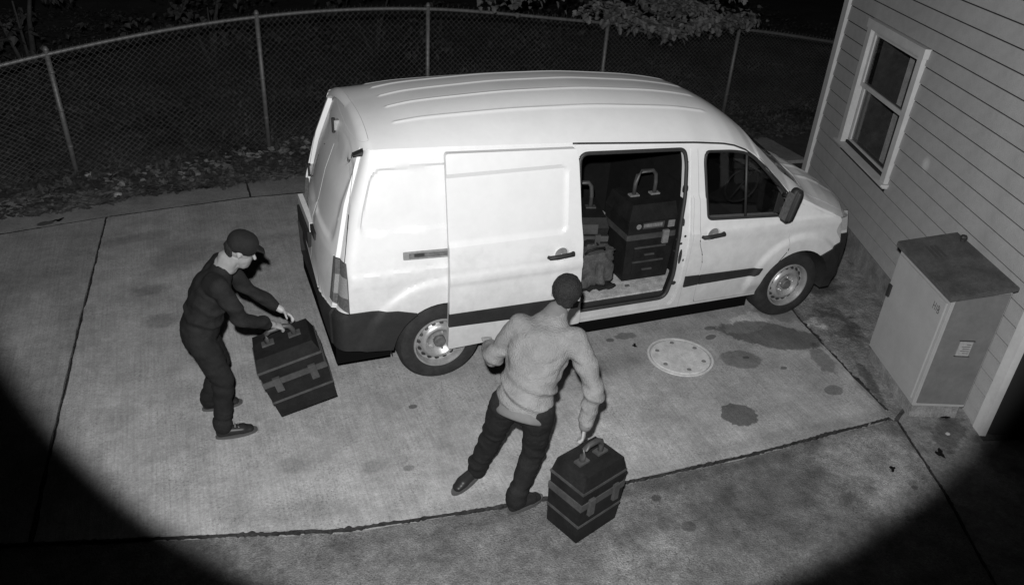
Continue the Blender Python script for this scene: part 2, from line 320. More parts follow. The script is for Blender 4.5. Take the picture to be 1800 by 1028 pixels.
joint([(p[0] + .012, p[1]) for p in re[:4]], .020, -.002, 6)
# -- house
PH = math.radians(68); HD = Vector((math.cos(PH), math.sin(PH), 0)); HN = Vector((-math.sin(PH), math.cos(PH), 0)); HP = Vector((4.66, 1.01, 0))
LA, LB, EXP, ZB, ZT = 1.46, -2.97, .1475, .225, 5.2
house = thing('house', 'clapboard house wall with a white sash window beside the van nose', 'house', HP, PH)   # local x along wall, local y out of the wall (towards van)
bm = B()                                  # wall core, window hole left open, other three walls and flat soffit
def hwall(bm, l0, l1, z0, z1, y=0., t=.12): box(bm, l0, l1, y - t, y, z0, z1)
hwall(bm, LB, -.47, .0, ZT); hwall(bm, .67, LA, .0, ZT); hwall(bm, -.47, .67, .0, .93); hwall(bm, -.47, .67, 2.07, ZT)
box(bm, LA - .12, LA, -6, -.12, 0, ZT); box(bm, LB, LA, -6.12, -6, 0, ZT)
obj('wall', bm, M['room2'], house)
bm = B(); box(bm, LB, LB + .12, -6, -.12, 0, ZT); o = obj('wall', bm, M['room2'], house); o['label'] = 'end wall round the corner, coloured dark as unlit'  # near-black colour stands in for the dark beyond the lamp's reach
bm = B(); prism(bm, [(LB - .4, ZT), (LA + .4, ZT), ((LA + LB) / 2, ZT + 1.6)], lambda a, b: (a, .35, b), lambda a, b: (a, -6.5, b)); obj('roof', bm, M['cabtop'], house)
bm = B(); box(bm, -1.75, LA - .02, .0, .016, -.03, ZB - .004); obj('foundation', bm, M['found'], house)
bm = B(); box(bm, -.55, .75, -1.2, -.13, .5, 2.4); 
for f in list(bm.faces):
    if f.calc_center_median().y > -.2: bm.faces.remove(f)
obj('dark_room', bm, M['room'], house)
def board(l0, l1, z, cache={}):
    k = (round(l0, 3), round(l1, 3))
    if k not in cache:
        bm = B(); h = EXP - .0125; pr = [(0, 0), (.013, 0), (.0135, .003), (.006, h), (0, h)]
        A = [bm.verts.new((l0, y, zz)) for y, zz in pr]; Q = [bm.verts.new((l1, y, zz)) for y, zz in pr]
        for i in range(5): bm.faces.new((A[i], A[(i + 1) % 5], Q[(i + 1) % 5], Q[i]))
        bm.faces.new(A[::-1]); bm.faces.new(Q); bmesh.ops.recalc_face_normals(bm, faces=bm.faces)
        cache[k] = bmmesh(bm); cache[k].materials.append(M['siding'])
    o = bpy.data.objects.new('siding_board', cache[k]); C.objects.link(o); o.parent = house; o.location = (0, .001, z); return o
W0, W1, WZ0, WZ1 = -.525, .715, .865, 2.135
rows = 0
z = ZB
while z < ZT - .1:
    if z + EXP > WZ0 and z < WZ1: board(LB + .09, W0 + .02, z); board(W1 - .02, LA - .09, z)
    else: board(LB + .09, LA - .09, z)
    z += EXP
for zz in (ZB - EXP, ZB - 2 * EXP + .02): board(LB + .09, -1.76, zz)          # the siding steps down past the cabinet
bm = B(); box(bm, LA - .092, LA + .028, -.10, .046, ZB - .02, ZT); obj('corner_trim', bm, M['trim'], house, bevel=.003)
bm = B(); box(bm, LB - .004, LB + .092, -.004, .046, -.02, ZT); obj('corner_trim', bm, M['trim'], house, bevel=.003)
# window (local x increasing = away from camera)
win = bpy.data.objects.new('window', None); C.objects.link(win); win.parent = house
bm = B()
box(bm, W0, W0 + .085, -.02, .052, .90, 2.05); box(bm, W1 - .085, W1, -.02, .052, .90, 2.05)
box(bm, W0 - .02, W1 + .02, -.02, .060, 2.05, WZ1)
obj('window_casing', bm, M['trim'], win, bevel=.004)
bm = B(); box(bm, W0 - .02, W1 + .02, -.02, .062, WZ0, .90); box(bm, W0 - .03, W1 + .03, -.02, .085, .885, .905); obj('window_sill', bm, M['trim'], win, bevel=.003)
def sash(z0, z1, y):
    bm = B(); a, b = W0 + .088, W1 - .088
    box(bm, a, a + .045, y - .03, y, z0, z1); box(bm, b - .045, b, y - .03, y, z0, z1)
    box(bm, a + .045, b - .045, y - .03, y - .001, z1 - .04, z1); box(bm, a + .045, b - .045, y - .03, y - .001, z0, z0 + .042)
    obj('sash', bm, M['trim'], win, bevel=.003)
    bm = B(); box(bm, a + .04, b - .04, y - .018, y - .014, z0 + .04, z1 - .038); obj('pane', bm, M['glass'], win)
sash(1.50, 2.045, .012); sash(.907, 1.535, -.022)
bm = B()
for i in range(24):
    x = .30 + i * .004; y = -.30 + .012 * math.sin(i * 1.9)
    if i: bm.faces.new((pa, pb, bm.verts.new((x, y, 2.2)), bm.verts.new((x, y, .7)))) ; bm.verts.ensure_lookup_table(); pa, pb = bm.verts[-1], bm.verts[-2]
    else: pa, pb = bm.verts.new((x, y, .7)), bm.verts.new((x, y, 2.2))
obj('curtain', bm, M['curtain'], win)

# -- utility cabinet
CF = Vector((3.135, -1.415, 0)); CL = CF + .78 * Vector((math.cos(1.215), math.sin(1.215), 0))
cd = (CL - CF).normalized(); CW = (CL - CF).length; CDp = .39; CH = 1.02
cabn = thing('utility_cabinet', 'tall pale metal utility cabinet with a sloping dark lid against the house wall', 'cabinet', CF, math.atan2(cd.y, cd.x))
# local x: along the front (away from camera), local -y: back towards the house
bm = B(); box(bm, .02, CW - .02, -CDp + .02, -.02, -.02, .10); obj('plinth', bm, M['found'], cabn)
SL = .075
bm = B(); prism(bm, [(0, .10), (-CDp, .10), (-CDp, CH + SL), (0, CH)], lambda a, b: (0, a, b), lambda a, b: (CW, a, b))
obj('cabinet_body', bm, M['cab'], cabn, bevel=.006)
bm = B(); prism(bm, [(-.022, .13), (-CDp + .012, .13), (-CDp + .012, CH + SL - .028), (-.022, CH - .028)], lambda a, b: (-.008, a, b), lambda a, b: (.006, a, b))
obj('side_panel', bm, M['cabside'], cabn, bevel=.003)
bm = B(); prism(bm, [(.035, CH - .03), (-CDp - .01, CH + SL), (-CDp - .01, CH + SL + .035), (.035, CH + .012)], lambda a, b: (-.03, a, b), lambda a, b: (CW + .03, a, b))
lid = obj('lid', bm, M['cabtop'], cabn, bevel=.006)
bm = B()
box(bm, .03, CW - .03, .002, .016, .15, CH - .07); obj('door', bm, M['cab'], cabn, bevel=.004)
bm = B(); box(bm, CW - .075, CW - .04, .012, .032, .60, .70); obj('door_latch', bm, M['black'], cabn, bevel=.003)
bm = B(); box(bm, -.014, -.007, -.25, -.16, .56, .68); obj('sticker', bm, M['paper'], cabn)
bm = B()
for k in range(5): box(bm, -.0155, -.0145, -.24, -.24 + (.04, .06, .05, .06, .03)[k], .58 + k * .018, .584 + k * .018)
box(bm, -.0165, -.006, -.26, -.15, .68, .686); box(bm, -.0165, -.006, -.26, -.15, .553, .558); obj('sticker_print', bm, M['ink'], cabn)
bm = B()                                   # hand-written mark near the top of the door
def stroke(bm, pts, w=.005, y0=.0165):
    for (a, b), (c, d) in zip(pts, pts[1:]):
        v = Vector((c - a, d - b)); n_ = Vector((-v.y, v.x)).normalized() * w / 2
        q = [(a + n_.x, b + n_.y), (c + n_.x, d + n_.y), (c - n_.x, d - n_.y), (a - n_.x, b - n_.y)]
        prism(bm, q, lambda x, z: (x, y0, z), lambda x, z: (x, y0 + .0008, z))
mx, mz = .155, .84
for s_ in ([(0, 0), (0, .055)], [(-.026, 0), (-.026, .055)], [(0, .028), (-.026, .028)], [(-.045, .006), (-.045, .05)],
           [(-.062, 0), (-.062, .055), (-.078, .05), (-.078, .03), (-.062, .028), (-.082, .02), (-.08, .002), (-.062, 0)]):
    stroke(bm, [(mx + a, mz + b) for a, b in s_])
obj('handwritten_mark', bm, M['ink'], cabn)
bm = B(); zz = CH + .04
mt = Matrix.Translation((0, 0, 0))
def onlid(x, y): return CH + .0165 + (-y + .035) / (CDp + .045) * (SL + .0235 - .0)
for k in range(3):
    y = -.10 - k * .03; v = [(x_, y_, onlid(x_, y_) - .0) for x_, y_ in ((CW - .30, y), (CW - .12, y), (CW - .12, y - .014), (CW - .30, y - .014))]
    A = [bm.verts.new(p) for p in v]; Q = [bm.verts.new((p[0], p[1], p[2] - .012)) for p in v]
    bm.faces.new(A); bm.faces.new(Q[::-1])
    for i in range(4): bm.faces.new((A[i], Q[i], Q[(i + 1) % 4], A[(i + 1) % 4]))
bmesh.ops.recalc_face_normals(bm, faces=bm.faces); obj('lid_vent', bm, M['ink'], cabn)
bm = B(); lathe(bm, [(0, .018), (.02, .018), (.03, .026), (.045, .02), (.05, .004), (0, .004)], 12, 'z', (CW - .12, -CDp + .03, CH + SL + .03)); obj('lid_knob', bm, M['black'], cabn)

# -- manhole cover
mh = thing('manhole_cover', 'round pale inspection cover with six bolts set in the concrete drive', 'manhole cover', (1.9, -.262, 0))
bm = B(); lathe(bm, [(.002, .262), (.010, .262), (.010, .246), (.002, .246)], 56, 'z'); obj('cover_ring', bm, M['mh'], mh)
bm = B(); lathe(bm, [(.0, .236), (.008, .236), (.012, .228), (.013, .12), (.013, .004), (.0, .004)], 56, 'z'); obj('cover_plate', bm, M['mh'], mh)
bb = B(); lathe(bb, [(.010, .019), (.016, .017), (.016, .003), (.010, .003)], 12, 'z'); bolt = bmmesh(bb); bolt.materials.append(M['found'])
for k in range(6):
    a = .35 + k * PI / 3; o = bpy.data.objects.new('bolt', bolt); C.objects.link(o); o.parent = mh; o.location = (.185 * math.cos(a), .185 * math.sin(a), .0)

# -- chain link fence
fence = thing('chain_link_fence', 'galvanised chain link fence with round posts behind the van', 'fence')
FP = [(-5.2, 3.95, .85), (-2.68, 4.66, 1.31), (-.62, 5.02, 1.55), (1.36, 5.04, 1.60), (3.8, 5.02, 1.39), (5.9, 5.02, 1.26), (8.0, 5.0, .98)]
def fpos(s):            # s along the fence, cubic interpolated
    s = max(0, min(len(FP) - 1.0001, s)); i = int(s); t = s - i
    P_ = [Vector(FP[max(0, min(len(FP) - 1, i + k))]) for k in (-1, 0, 1, 2)]
    return .5 * ((2 * P_[1]) + (-P_[0] + P_[2]) * t + (2 * P_[0] - 5 * P_[1] + 4 * P_[2] - P_[3]) * t * t + (-P_[0] + 3 * P_[1] - 3 * P_[2] + P_[3]) * t ** 3)
for i, (x, y, h) in enumerate(FP):
    e = bpy.data.objects.new('post', None); bpy.data.objects.remove(e)
    lean = -.03 if i == 1 else 0
    bm = B(); tube(bm, [(x, y, -.1), (x + lean, y, h + .03)], .026, 12); tube(bm, [(x + lean, y, h + .03), (x + lean, y, h + .045), (x + lean, y, h + .075)], [.031, .031, .012], 12)
    for zz in (.25, .55, .85): tube(bm, [(x + lean * zz / h, y, zz * h), (x + lean * zz / h, y, zz * h + .022)], .0295, 12)
    obj('post', bm, M['galv'], fence, smooth=True)
bm = B(); tube(bm, [fpos(s)for s in np.linspace(0, 6, 61)], .020, 8); obj('top_rail', bm, M['galv'], fence, smooth=True)
arc = [0]; smp = np.linspace(0, 6, 601)
pp = [fpos(s) for s in smp]
for a, b in zip(pp, pp[1:]): arc.append(arc[-1] + (Vector((b.x - a.x, b.y - a.y))).length)
TOT = arc[-1]
def fat(d, z):          # point of the mesh at arc d, height fraction z
    s = np.interp(d, arc, smp); p = fpos(s); return p
V, F_ = [], []
PITCH = .066; rows_n = 26
def wire(pts, r=.0023, dn=1):
    base = len(V)
    for p in pts:
        for k in range(3):
            a = 2 * PI * k / 3 + .5; V.append((p[0] - dn * r * math.cos(a) * .75, p[1] + r * math.sin(a), p[2] + r * math.cos(a) * .75))
    for i in range(len(pts) - 1):
        for k in range(3): F_.append((base + i * 3 + k, base + i * 3 + (k + 1) % 3, base + i * 3 + 3 + (k + 1) % 3, base + i * 3 + 3 + k))
nz_ = 24
for dirn in (1, -1):
    d0 = -1.8
    while d0 < TOT + 1.8:
        pts = []
        for k in range(nz_ * 2 + 1):
            zr = k / (nz_ * 2); d = d0 + dirn * (k / 2) * PITCH
            if d < 0 or d > TOT: continue
            p = fat(d, 0); zz = .02 + zr * (p.z + .028 - .02); pts.append((p.x, p.y - .022 + .005 * dirn * (1 if k % 2 else -1), zz))
        if len(pts) > 1: wire(pts, dn=dirn)
        d0 += PITCH
for k in range(int(TOT / PITCH)):
    p = fat(k * PITCH, 0); wire([(p.x, p.y - .02, p.z + .02), (p.x + .006, p.y - .02, p.z + .05), (p.x - .004, p.y - .018, p.z + .06)], .0022)
me = bpy.data.meshes.new('wire_mesh'); me.from_pydata(V, [], F_); link('wire_mesh', me, M['wire'], fence)['kind'] = 'stuff'

# -- foliage
def leaf_mesh(items, name, shape=0):
    """items: (pos, size, normal-ish euler) -> folded leaf blades"""
    n = len(items); pos = np.array([i[0] for i in items], float); sz = np.array([i[1] for i in items])[:, None, None]
    if shape == 0: tpl = np.array([(0, 0, 0), (.38, .32, .10), (0, 1, -.02), (-.38, .32, .10)], float); fc = [(0, 1, 2), (0, 2, 3)]
    else:          tpl = np.array([(0, 0, 0), (.30, .02, .05), (.55, .30, .10), (.30, .45, .06), (.38, .75, .02), (0, 1.1, -.10), (-.38, .75, .02), (-.30, .45, .06), (-.55, .30, .10), (-.30, .02, .05)], float); fc = [(0, 1, 2, 3), (0, 3, 4, 5), (0, 5, 6, 7), (0, 7, 8, 9)]
    yaw = np.array([i[2][2] for i in items]); pit = np.array([i[2][0] for i in items]); rol = np.array([i[2][1] for i in items])
    cy, sy_, cp, sp_, c3, s3 = np.cos(yaw), np.sin(yaw), np.cos(pit), np.sin(pit), np.cos(rol), np.sin(rol)
    z0 = np.zeros(n); o1 = np.ones(n)
    Rz = np.stack([np.stack([cy, -sy_, z0], 1), np.stack([sy_, cy, z0], 1), np.stack([z0, z0, o1], 1)], 1)
    Rx = np.stack([np.stack([o1, z0, z0], 1), np.stack([z0, cp, -sp_], 1), np.stack([z0, sp_, cp], 1)], 1)
    Ry = np.stack([np.stack([c3, z0, s3], 1), np.stack([z0, o1, z0], 1), np.stack([-s3, z0, c3], 1)], 1)
    R = Rz @ Rx @ Ry; P_ = (tpl[None] * sz) @ R.transpose(0, 2, 1) + pos[:, None]
    k = len(tpl); V_ = P_.reshape(-1, 3); Fc = [tuple(b * k + i for i in f) for b in range(n) for f in fc]
    me = bpy.data.meshes.new(name); me.from_pydata(V_.tolist(), [], Fc); return me
U = random.uniform
def edge_y(x): return 4.16 + .1 * noise.noise(Vector((x * 1.3, 0, 5))) - .17 * max(0, -x - 1.0) ** 1.15 + .08 * noise.noise(Vector((x * 5, 2, 1)))
its = []; lit = []
while len(its) < 42000:
    x, y = U(-8, 12), 3.9 + 9 * random.random() ** 1.6
    if y < edge_y(x) + .15 or (x - HP.x) * HN.x + (y - HP.y) * HN.y < .1 and y < 2.6: continue
    if x > 5.2 and y < 3.4: continue
    dens = noise.noise(Vector((x * .9, y * .9, 7))); 
    if random.random() > .62 + dens * .9: continue
    h = max(0, dens + .25) * .35 * ssf(4.4, 5.6, y)
    its.append(((x, y, ground_z(x, y) + U(0, .03 + h)), U(.04, .085), (U(-.5, .9), U(-.5, .5), U(0, 6.28))))
tag(link('ground_cover', leaf_mesh(its, 'ground_cover'), M['leaf']), kind='stuff', label='low dark ground cover of small leaves beyond the fence', cat='ground cover')
while len(lit) < 7500:
    x = U(-7, 7); y = edge_y(x) + random.expovariate(1 / .33) - .10
    if y > 6 or y < 3.0: continue
    if (x > 4.6 and y < 3.6): continue
    lit.append(((x, y, max(0, ground_z(x, y)) + U(.002, .03)), U(.03, .07), (U(-.35, .35), U(-.4, .4), U(0, 6.28))))
tag(link('leaf_litter', leaf_mesh(lit, 'leaf_litter', 1), M['litter']), kind='stuff', label='dry fallen leaves along the far edge of the concrete', cat='leaf litter')
# grass blades poking through
gb = []
while len(gb) < 9000:
    x, y = U(-7, 10), edge_y(0) + .0 + 4 * random.random() ** 1.5
    if y < edge_y(x) - .03: continue
    gb.append(((x, y, ground_z(x, y)), U(.03, .08), (U(.9, 1.6), 0, U(0, 6.28))))
me = leaf_mesh(gb, 'grass'); 
co_ = np.empty(len(me.vertices) * 3); tag(link('grass', me, M['leaf']), kind='stuff', label='thin grass among the leaves by the fence', cat='grass')
WL = ['broad-leaved pale weed just left of the second fence post', 'pale weed tuft at the foot of the second fence post', 'pale weed between the first and second fence posts', 'small pale weed nearest the first fence post',
      'weed cluster close to the rear corner of the van', 'low pale weed at the edge of the far concrete strip', 'second low weed at the strip edge, middle of the left bay', 'tiny weed beside the lone pale stone',
      'weed seen through the mesh between van and second post', 'bright weed on the right beyond the van hood', 'smaller weed right of the bright one beyond the hood', 'weed half hidden by the van roof front']
WP = [(-1.0, 4.72, .16), (-.60, 4.62, .2), (-1.42, 4.55, .13), (-1.95, 4.33, .10), (-.12, 4.7, .17), (-1.55, 4.30, .09), (-1.2, 4.36, .1), (-2.3, 4.25, .08), (-.3, 4.95, .15), (4.95, 3.95, .16), (5.3, 4.05, .12), (4.4, 4.5, .12)]
for (x, y, s), lb in zip(WP, WL):
    w = thing('weed', lb, 'weed', (x, y, ground_z(x, y)), U(0, 6), 'pale weeds along the fence')
    l_ = []; st = B()
    for k in range(int(14 + s * 70)):
        a = U(0, 6.28); r = s * math.sqrt(random.random()); hh = U(.05, .15) * (1.3 - r / s)
        l_.append(((r * math.cos(a), r * math.sin(a), hh), U(.04, .075), (U(-.3, .6), U(-.4, .4), a - PI / 2 + U(-.5, .5))))
        if k % 3 == 0: tube(st, [(0, 0, 0), (r * .6 * math.cos(a), r * .6 * math.sin(a), hh * .8), (r * math.cos(a), r * math.sin(a), hh)], .002, 4)
    link('leaves', leaf_mesh(l_, 'leaves', 1), M['weed'], w); obj('stems', st, M['leaf'], w)
def stone(x, y, r, lb, seed=0):
    bm = B(); bmesh.ops.create_icosphere(bm, subdivisions=2, radius=r)
    for v in bm.verts: v.co *= 1 + .25 * noise.noise(v.co / r * 1.2 + Vector((seed, 0, 0))); v.co.z *= .6
    o = obj('stone', bm, M['stone'], smooth=True); o.location = (x, y, r * .4); tag(o, lb, 'stone', 'loose stones'); return o
stone(-2.27, 4.0, .045, 'lone pale rounded stone at the edge of the leaf litter', 1); stone(-2.56, 4.62, .05, 'grey stone against the foot of the leftmost visible fence post', 4)
stone(2.62, -1.72, .016, 'tiny white pebble on the damp concrete by the cabinet', 8) ; bpy.data.objects['stone.002'].location = (3.27, -1.66, .002)
def dead_leaf(x, y, s, lb, rz=0, z=.0):
    bm = B(); n = 14; ctr = bm.verts.new((0, 0, .010)); rim = []
    for k in range(n):
        a = 2 * PI * k / n; r = s * (1 + .35 * math.sin(3 * a + x * 9) + .2 * math.sin(5 * a)); rim.append(bm.verts.new((r * math.cos(a), r * .6 * math.sin(a), .003 + .008 * abs(math.sin(2 * a + y)))))
    for k in range(n): bm.faces.new((ctr, rim[k], rim[(k + 1) % n]))
    ex = bmesh.ops.solidify(bm, geom=bm.faces[:], thickness=.0015)
    o = obj('fallen_leaf', bm, M['jacket']); o.location = (x, y, z + .003); o.rotation_euler = (0, 0, rz); tag(o, lb, 'leaf', 'dark leaves dropped on the concrete')
dead_leaf(-1.66, 3.98, .04, 'dark leaf on the far strip above the left slab', .2); dead_leaf(-2.78, 3.52, .045, 'curled dark leaf on the left joint of the far strip', .5)
dead_leaf(2.6, -1.82, .03, 'small dark leaf on the light patch of apron, left one', .9, -.012); dead_leaf(-.02, -2.2, .032, 'dark leaf on the apron at the bottom edge of the view', .1, -.012)
dead_leaf(1.62, -.02, .028, 'dark leaf touching the left rim of the manhole cover', 1.2); dead_leaf(3.05, -1.8, .045, 'flat dark leaf on the joint below the utility cabinet', .9, -.012)
dead_leaf(3.42, -1.5, .04, 'dark scrap lying at the foot of the siding right of the cabinet', .2, -.012)
# trees
def tree(name, lb, base, limbs, clusters, m, n, size, trunk_r=.14, group=None, shape=1, droop=.9):
    t = thing(name, lb, 'tree' if name == 'tree' else 'bush', base, 0, group); bx_ = Vector(base)
    bm = B()
    for pts, r0, r1 in limbs:
        k = len(pts); tube(bm, [Vector(p) - bx_ for p in pts], [r0 + (r1 - r0) * i / (k - 1) for i in range(k)], 8)
    obj('trunk' if name == 'tree' else 'stems', bm, M['bark'], t, smooth=True)
    l_ = []
    for (cx, cy_, cz, rx, ry, rz_) in clusters:
        sub = [(Vector((cx + U(-rx, rx), cy_ + U(-ry, ry), cz + U(-rz_, rz_))), U(.07, .16) if name == 'tree' else U(.10, .24)) for _ in range(max(4, int(rx * ry * 60 if name == 'tree' else rx * ry * 22)))]
        for c_, r_ in sub:
            for _ in range(n):
                p = c_ + Vector((random.gauss(0, r_), random.gauss(0, r_), random.gauss(0, r_ * .35))) - bx_
                l_.append((tuple(p), U(size * .6, size * 1.25), (U(-1.2, .1) * droop, U(-.5, .5), random.gauss(PI, 1.2))))
    link('crown', leaf_mesh(l_, 'crown', shape), m, t); return t
tree('tree', 'tree branch with broad lit leaves hanging over the fence beside the house', (8.7, 4.7, 0),
     [([(8.7, 4.7, -.1), (8.65, 4.75, 1.6), (8.5, 4.8, 3.2), (8.3, 4.8, 5.5)], .2, .09), ([(8.6, 4.75, 2.2), (7.2, 5.0, 2.75), (5.8, 5.1, 2.55), (4.6, 5.0, 1.95), (3.6, 4.85, 1.75)], .09, .02), ([(5.8, 5.1, 2.55), (5.4, 4.7, 2.1), (5.0, 4.5, 1.75)], .035, .008), ([(8.5, 4.8, 3.4), (6.8, 5.6, 3.5), (5.4, 5.6, 3.1)], .06, .02)],
     [(3.55, 4.75, 1.62, .35, .16, .05), (4.0, 4.75, 1.52, .28, .16, .07), (4.35, 4.7, 1.44, .24, .16, .08), (4.65, 4.7, 1.38, .24, .14, .07), (4.95, 4.65, 1.42, .26, .14, .07), (5.25, 4.75, 1.46, .18, .14, .06), (5.7, 4.75, 1.52, .22, .14, .06), (2.6, 4.9, 1.80, .5, .2, .06), (4.6, 5.0, 1.62, 1.0, .3, .08), (5.1, 5.3, 1.95, 1.1, .4, .2), (6.2, 5.2, 2.4, .9, .5, .4), (8.3, 4.9, 4.5, 1.5, 1.3, 1.2)], M['maple'], 30, .075)
for i, (x, y, h, r, lb) in enumerate([(-3.4, 8.2, 1.5, 1.3, 'dark leafy bush beyond the fence at the far left'), (-1.0, 8.8, 1.2, 1.2, 'dark leafy bush beyond the fence above the second post'), (1.6, 9.0, .9, 1.2, 'low dark bush beyond the fence behind the van'), (4.9, 9.0, .7, 1.2, 'low dark bush beyond the fence right of the van roof'), (-6.2, 7.5, 1.6, 1.4, 'dark bush outside the left end of the fence')]):
    tree('bush', lb, (x, y, 0), [([(x, y, -.05), (x + .1, y, h * .6), (x + .3, y + .1, h * 1.2)], .05, .01), ([(x, y, -.05), (x - .3, y, h * .7)], .04, .01), ([(x, y, 0), (x, y - .3, h * .8)], .03, .01)],
         [(x, y, h * .62, r, .6, h * .6)], M['darkleaf'], 26, .11, group='dark bushes beyond the fence', shape=0)

# ================================================================== VAN
W = 1.64; YC = W / 2
SZ = [0, .3, .6, .95, 1.1, 1.45, 1.62, 1.76, 1.95]; SY = [.05, .02, 0, 0, .02, .08, .113, .145, .19]
def ipz(z): return np.interp(z, SZ, SY)
SGX = [-1, -.5, 0, 1, 1.95, 2.2, 2.32, 2.45, 2.6, 2.75, 2.88, 3.0, 3.2, 3.46, 3.62, 4.2]; SGZ = [1.765, 1.765, 1.755, 1.71, 1.65, 1.625, 1.60, 1.545, 1.44, 1.30, 1.185, 1.13, 1.05, .95, .88, .80]
CX = [-1, -.45, 0, .6, 1.2, 1.8, 2.15, 2.3, 2.45, 2.7, 3.0, 3.2, 3.32, 3.45, 3.65, 3.85, 4.0, 4.1]; CZ = [1.86, 1.885, 1.935, 1.968, 1.965, 1.915, 1.86, 1.815, 1.73, 1.57, 1.36, 1.21, 1.175, 1.15, 1.08, .97, .85, .77]
_x = np.linspace(-1.6, 4.7, 316); _z = np.interp(_x, CX, CZ); _w = np.hanning(27); _s = np.convolve(np.pad(_z, 13, 'edge'), _w / _w.sum(), 'valid')
_k = ss(2.9, 3.3, _x); CX, CZ = _x, _s * (1 - _k) + _z * _k
BX = [-1, -.8, -.35, 0, 1, 2.75, 3.3, 3.6, 4.2]; BZ = [.42, .40, .34, .30, .30, .29, .25, .26, .28]
def rr(x, z, x0, x1, z0, z1, r, w):
    """rounded rectangle mask 1 inside, soft edge w (arrays)"""
    cx, cz, hx, hz = (x0 + x1) / 2, (z0 + z1) / 2, (x1 - x0) / 2 - r, (z1 - z0) / 2 - r
    dx, dz = np.maximum(np.abs(x - cx) - hx, 0), np.maximum(np.abs(z - cz) - hz, 0)
    return 1 - ss(-w, 0, np.sqrt(dx * dx + dz * dz) - r)
def side_detail(x, z, door=False):
    """outward offset of the side skin (positive = outwards)"""
    o = np.zeros_like(x * z)
    if door: o = o - .016 * rr(x, z, -.6, .895, 1.12, 1.60, .055, .020)
    else:    o = o - .017 * rr(x - .12 * np.clip((z - 1.22) / .43, 0, 1.2) ** 1.3, z, -.565, 2.5, 1.225, 1.655, .075, .022)
    o = o + .010 * (1 - ss(.955, .975, z)) - .006 * (1 - ss(.83, .90, z)) if not door else o + .011 * (1 - ss(.895, .925, z)) - .009 * (1 - ss(.82, .86, z))
    if not door:
        for cx, r1 in ((0., .555), (3.09, .50)):
            d = np.sqrt((x - cx) ** 2 * (.86 if cx == 0 else 1) + (z - .33) ** 2)
            o = o + .024 * (1 - ss(r1 - .05, r1, d)) * ss(.5, .62, z + .2)
        o = o - .008 * ss(.0, .012, z - (np.interp(x, SGX, SGZ) - .045))
    return o
def sideY(x, z, off=0, door=False): return ipz(z) - side_detail(np.asarray(x, float), np.asarray(z, float), door) - off
def loft(inf=0., X0=-.8, X1=4.05, dx=.0165, nzs=74, nyt=190, detail=True, zfloor=None, caps=True):
    Xs = list(np.arange(X0 + .11, X1 - .11, dx)); Xs = [X0, X0 + .004, X0 + .014, X0 + .03, X0 + .055, X0 + .08] + Xs + [X1 - .09, X1 - .055, X1 - .03, X1 - .014, X1 - .004, X1]
    tz = np.linspace(0, 1, nzs + 1); nh = nyt // 2; tv = np.linspace(0, 1, nh + 1); tv = tv ** 1.1
    nosek = lambda X: np.clip((X - 3.0) / 1.05, 0, 1) ** 1.2
    R_ = .10; verts = []; rows_ = []
    for X in Xs:
        k = float(nosek(X)); sidex = X - .50 * k
        zg = float(np.interp(sidex, SGX, SGZ)) - inf * .8; zc = float(np.interp(X, CX, CZ)) - inf * .8
        zb = float(np.interp(sidex, BX, BZ)) if zfloor is None else zfloor
        d = min(X - X0, X1 - X); ins = 0 if (d >= R_ or zfloor is not None) else R_ - math.sqrt(max(0, R_ * R_ - (R_ - d) ** 2))
        if X > 2: ins *= 1.3
        z = zb + (zg - zb) * tz
        y = ipz(z)
        sec = []
        wr = max(0, 1 - (X + .8) / .75) ** 1.3 if X < .0 else 0
        xr = np.interp(z, [0, .4, .66, .70, 1.05, 1.4, 1.7, 2.0], [-.80, -.81, -.82, -.79, -.745, -.65, -.53, -.40]) + .8
        def XX(z_, y_):
            xs = X + np.interp(z_, [0, .4, .66, .70, 1.05, 1.4, 1.7, 2.0], [.0, -.01, -.02, .01, .055, .15, .27, .40]) * wr
            u_ = np.abs(y_ - YC) / YC
            xs = xs - .07 * k - .42 * k * u_ ** 2.6 + k * (-.10 * np.clip((z_ - .5) / .45, -1, 1.2) ** 2)
            if X < .2: xs = xs + (.085 * u_ ** 3 - .01 + .08 * (np.clip(y_, 0, 3) / W) ** 2) * wr
            return xs
        xn = XX(z, y)
        yy = y + ins + inf
        if detail: yy = yy - side_detail(xn, z) * (1 if ins == 0 else max(0, 1 - ins / .03))
        near_ = np.stack([xn, yy, z], 1)
        v = tv; h = 1 - (1 - v) ** 2.7; hood = ssf(2.95, 3.3, X); h = h * (1 - hood) + (1 - (1 - v) ** 2.0) * hood
        y0 = yy[-1]; yt = y0 + (YC - y0) * v; zt_ = zg + (zc - zg) * h
        if d < .06 and zfloor is None: zt_ = zt_ - ins * .35 * (v > 0)
        if detail and zfloor is None:
            rib = np.zeros_like(yt)
            if -.42 < X < 2.35:
                for yr in (.385, .60, YC):
                    xe = 2.20 + .12 * (yr - .44); e = ssf(-.36, -.31, X) * (1 - ssf(xe - .05, xe, X))
                    q = (yt - yr) / .011; rib += e * .0065 * np.exp(-q * q)
            if X > 3.2:
                for yr in (.42, .62):
                    q = (yt - yr) / .02; rib += .009 * np.exp(-q * q) * ssf(3.25, 3.35, X) * (1 - ssf(3.9, 4.0, X))
            zt_ = zt_ + rib
        xt = XX(zt_, yt)
        top = np.stack([xt, yt, zt_], 1)
        topf = top[:-1][::-1].copy(); topf[:, 1] = W - topf[:, 1]
        nf = near_[:-1][::-1].copy()
        far_ = nf.copy(); far_[:, 1] = W - (ipz(nf[:, 2]) + ins + inf)
        # far side needs fewer rows
        sec = np.concatenate([near_, top[1:], topf, far_[::4] if True else far_], 0)
        if (len(far_) - 1) % 4: sec = np.concatenate([sec, far_[-1:]], 0)
        rows_.append(sec)
    A = np.array(rows_); ns, npt = A.shape[:2]
    V_ = A.reshape(-1, 3).tolist(); Fc = []
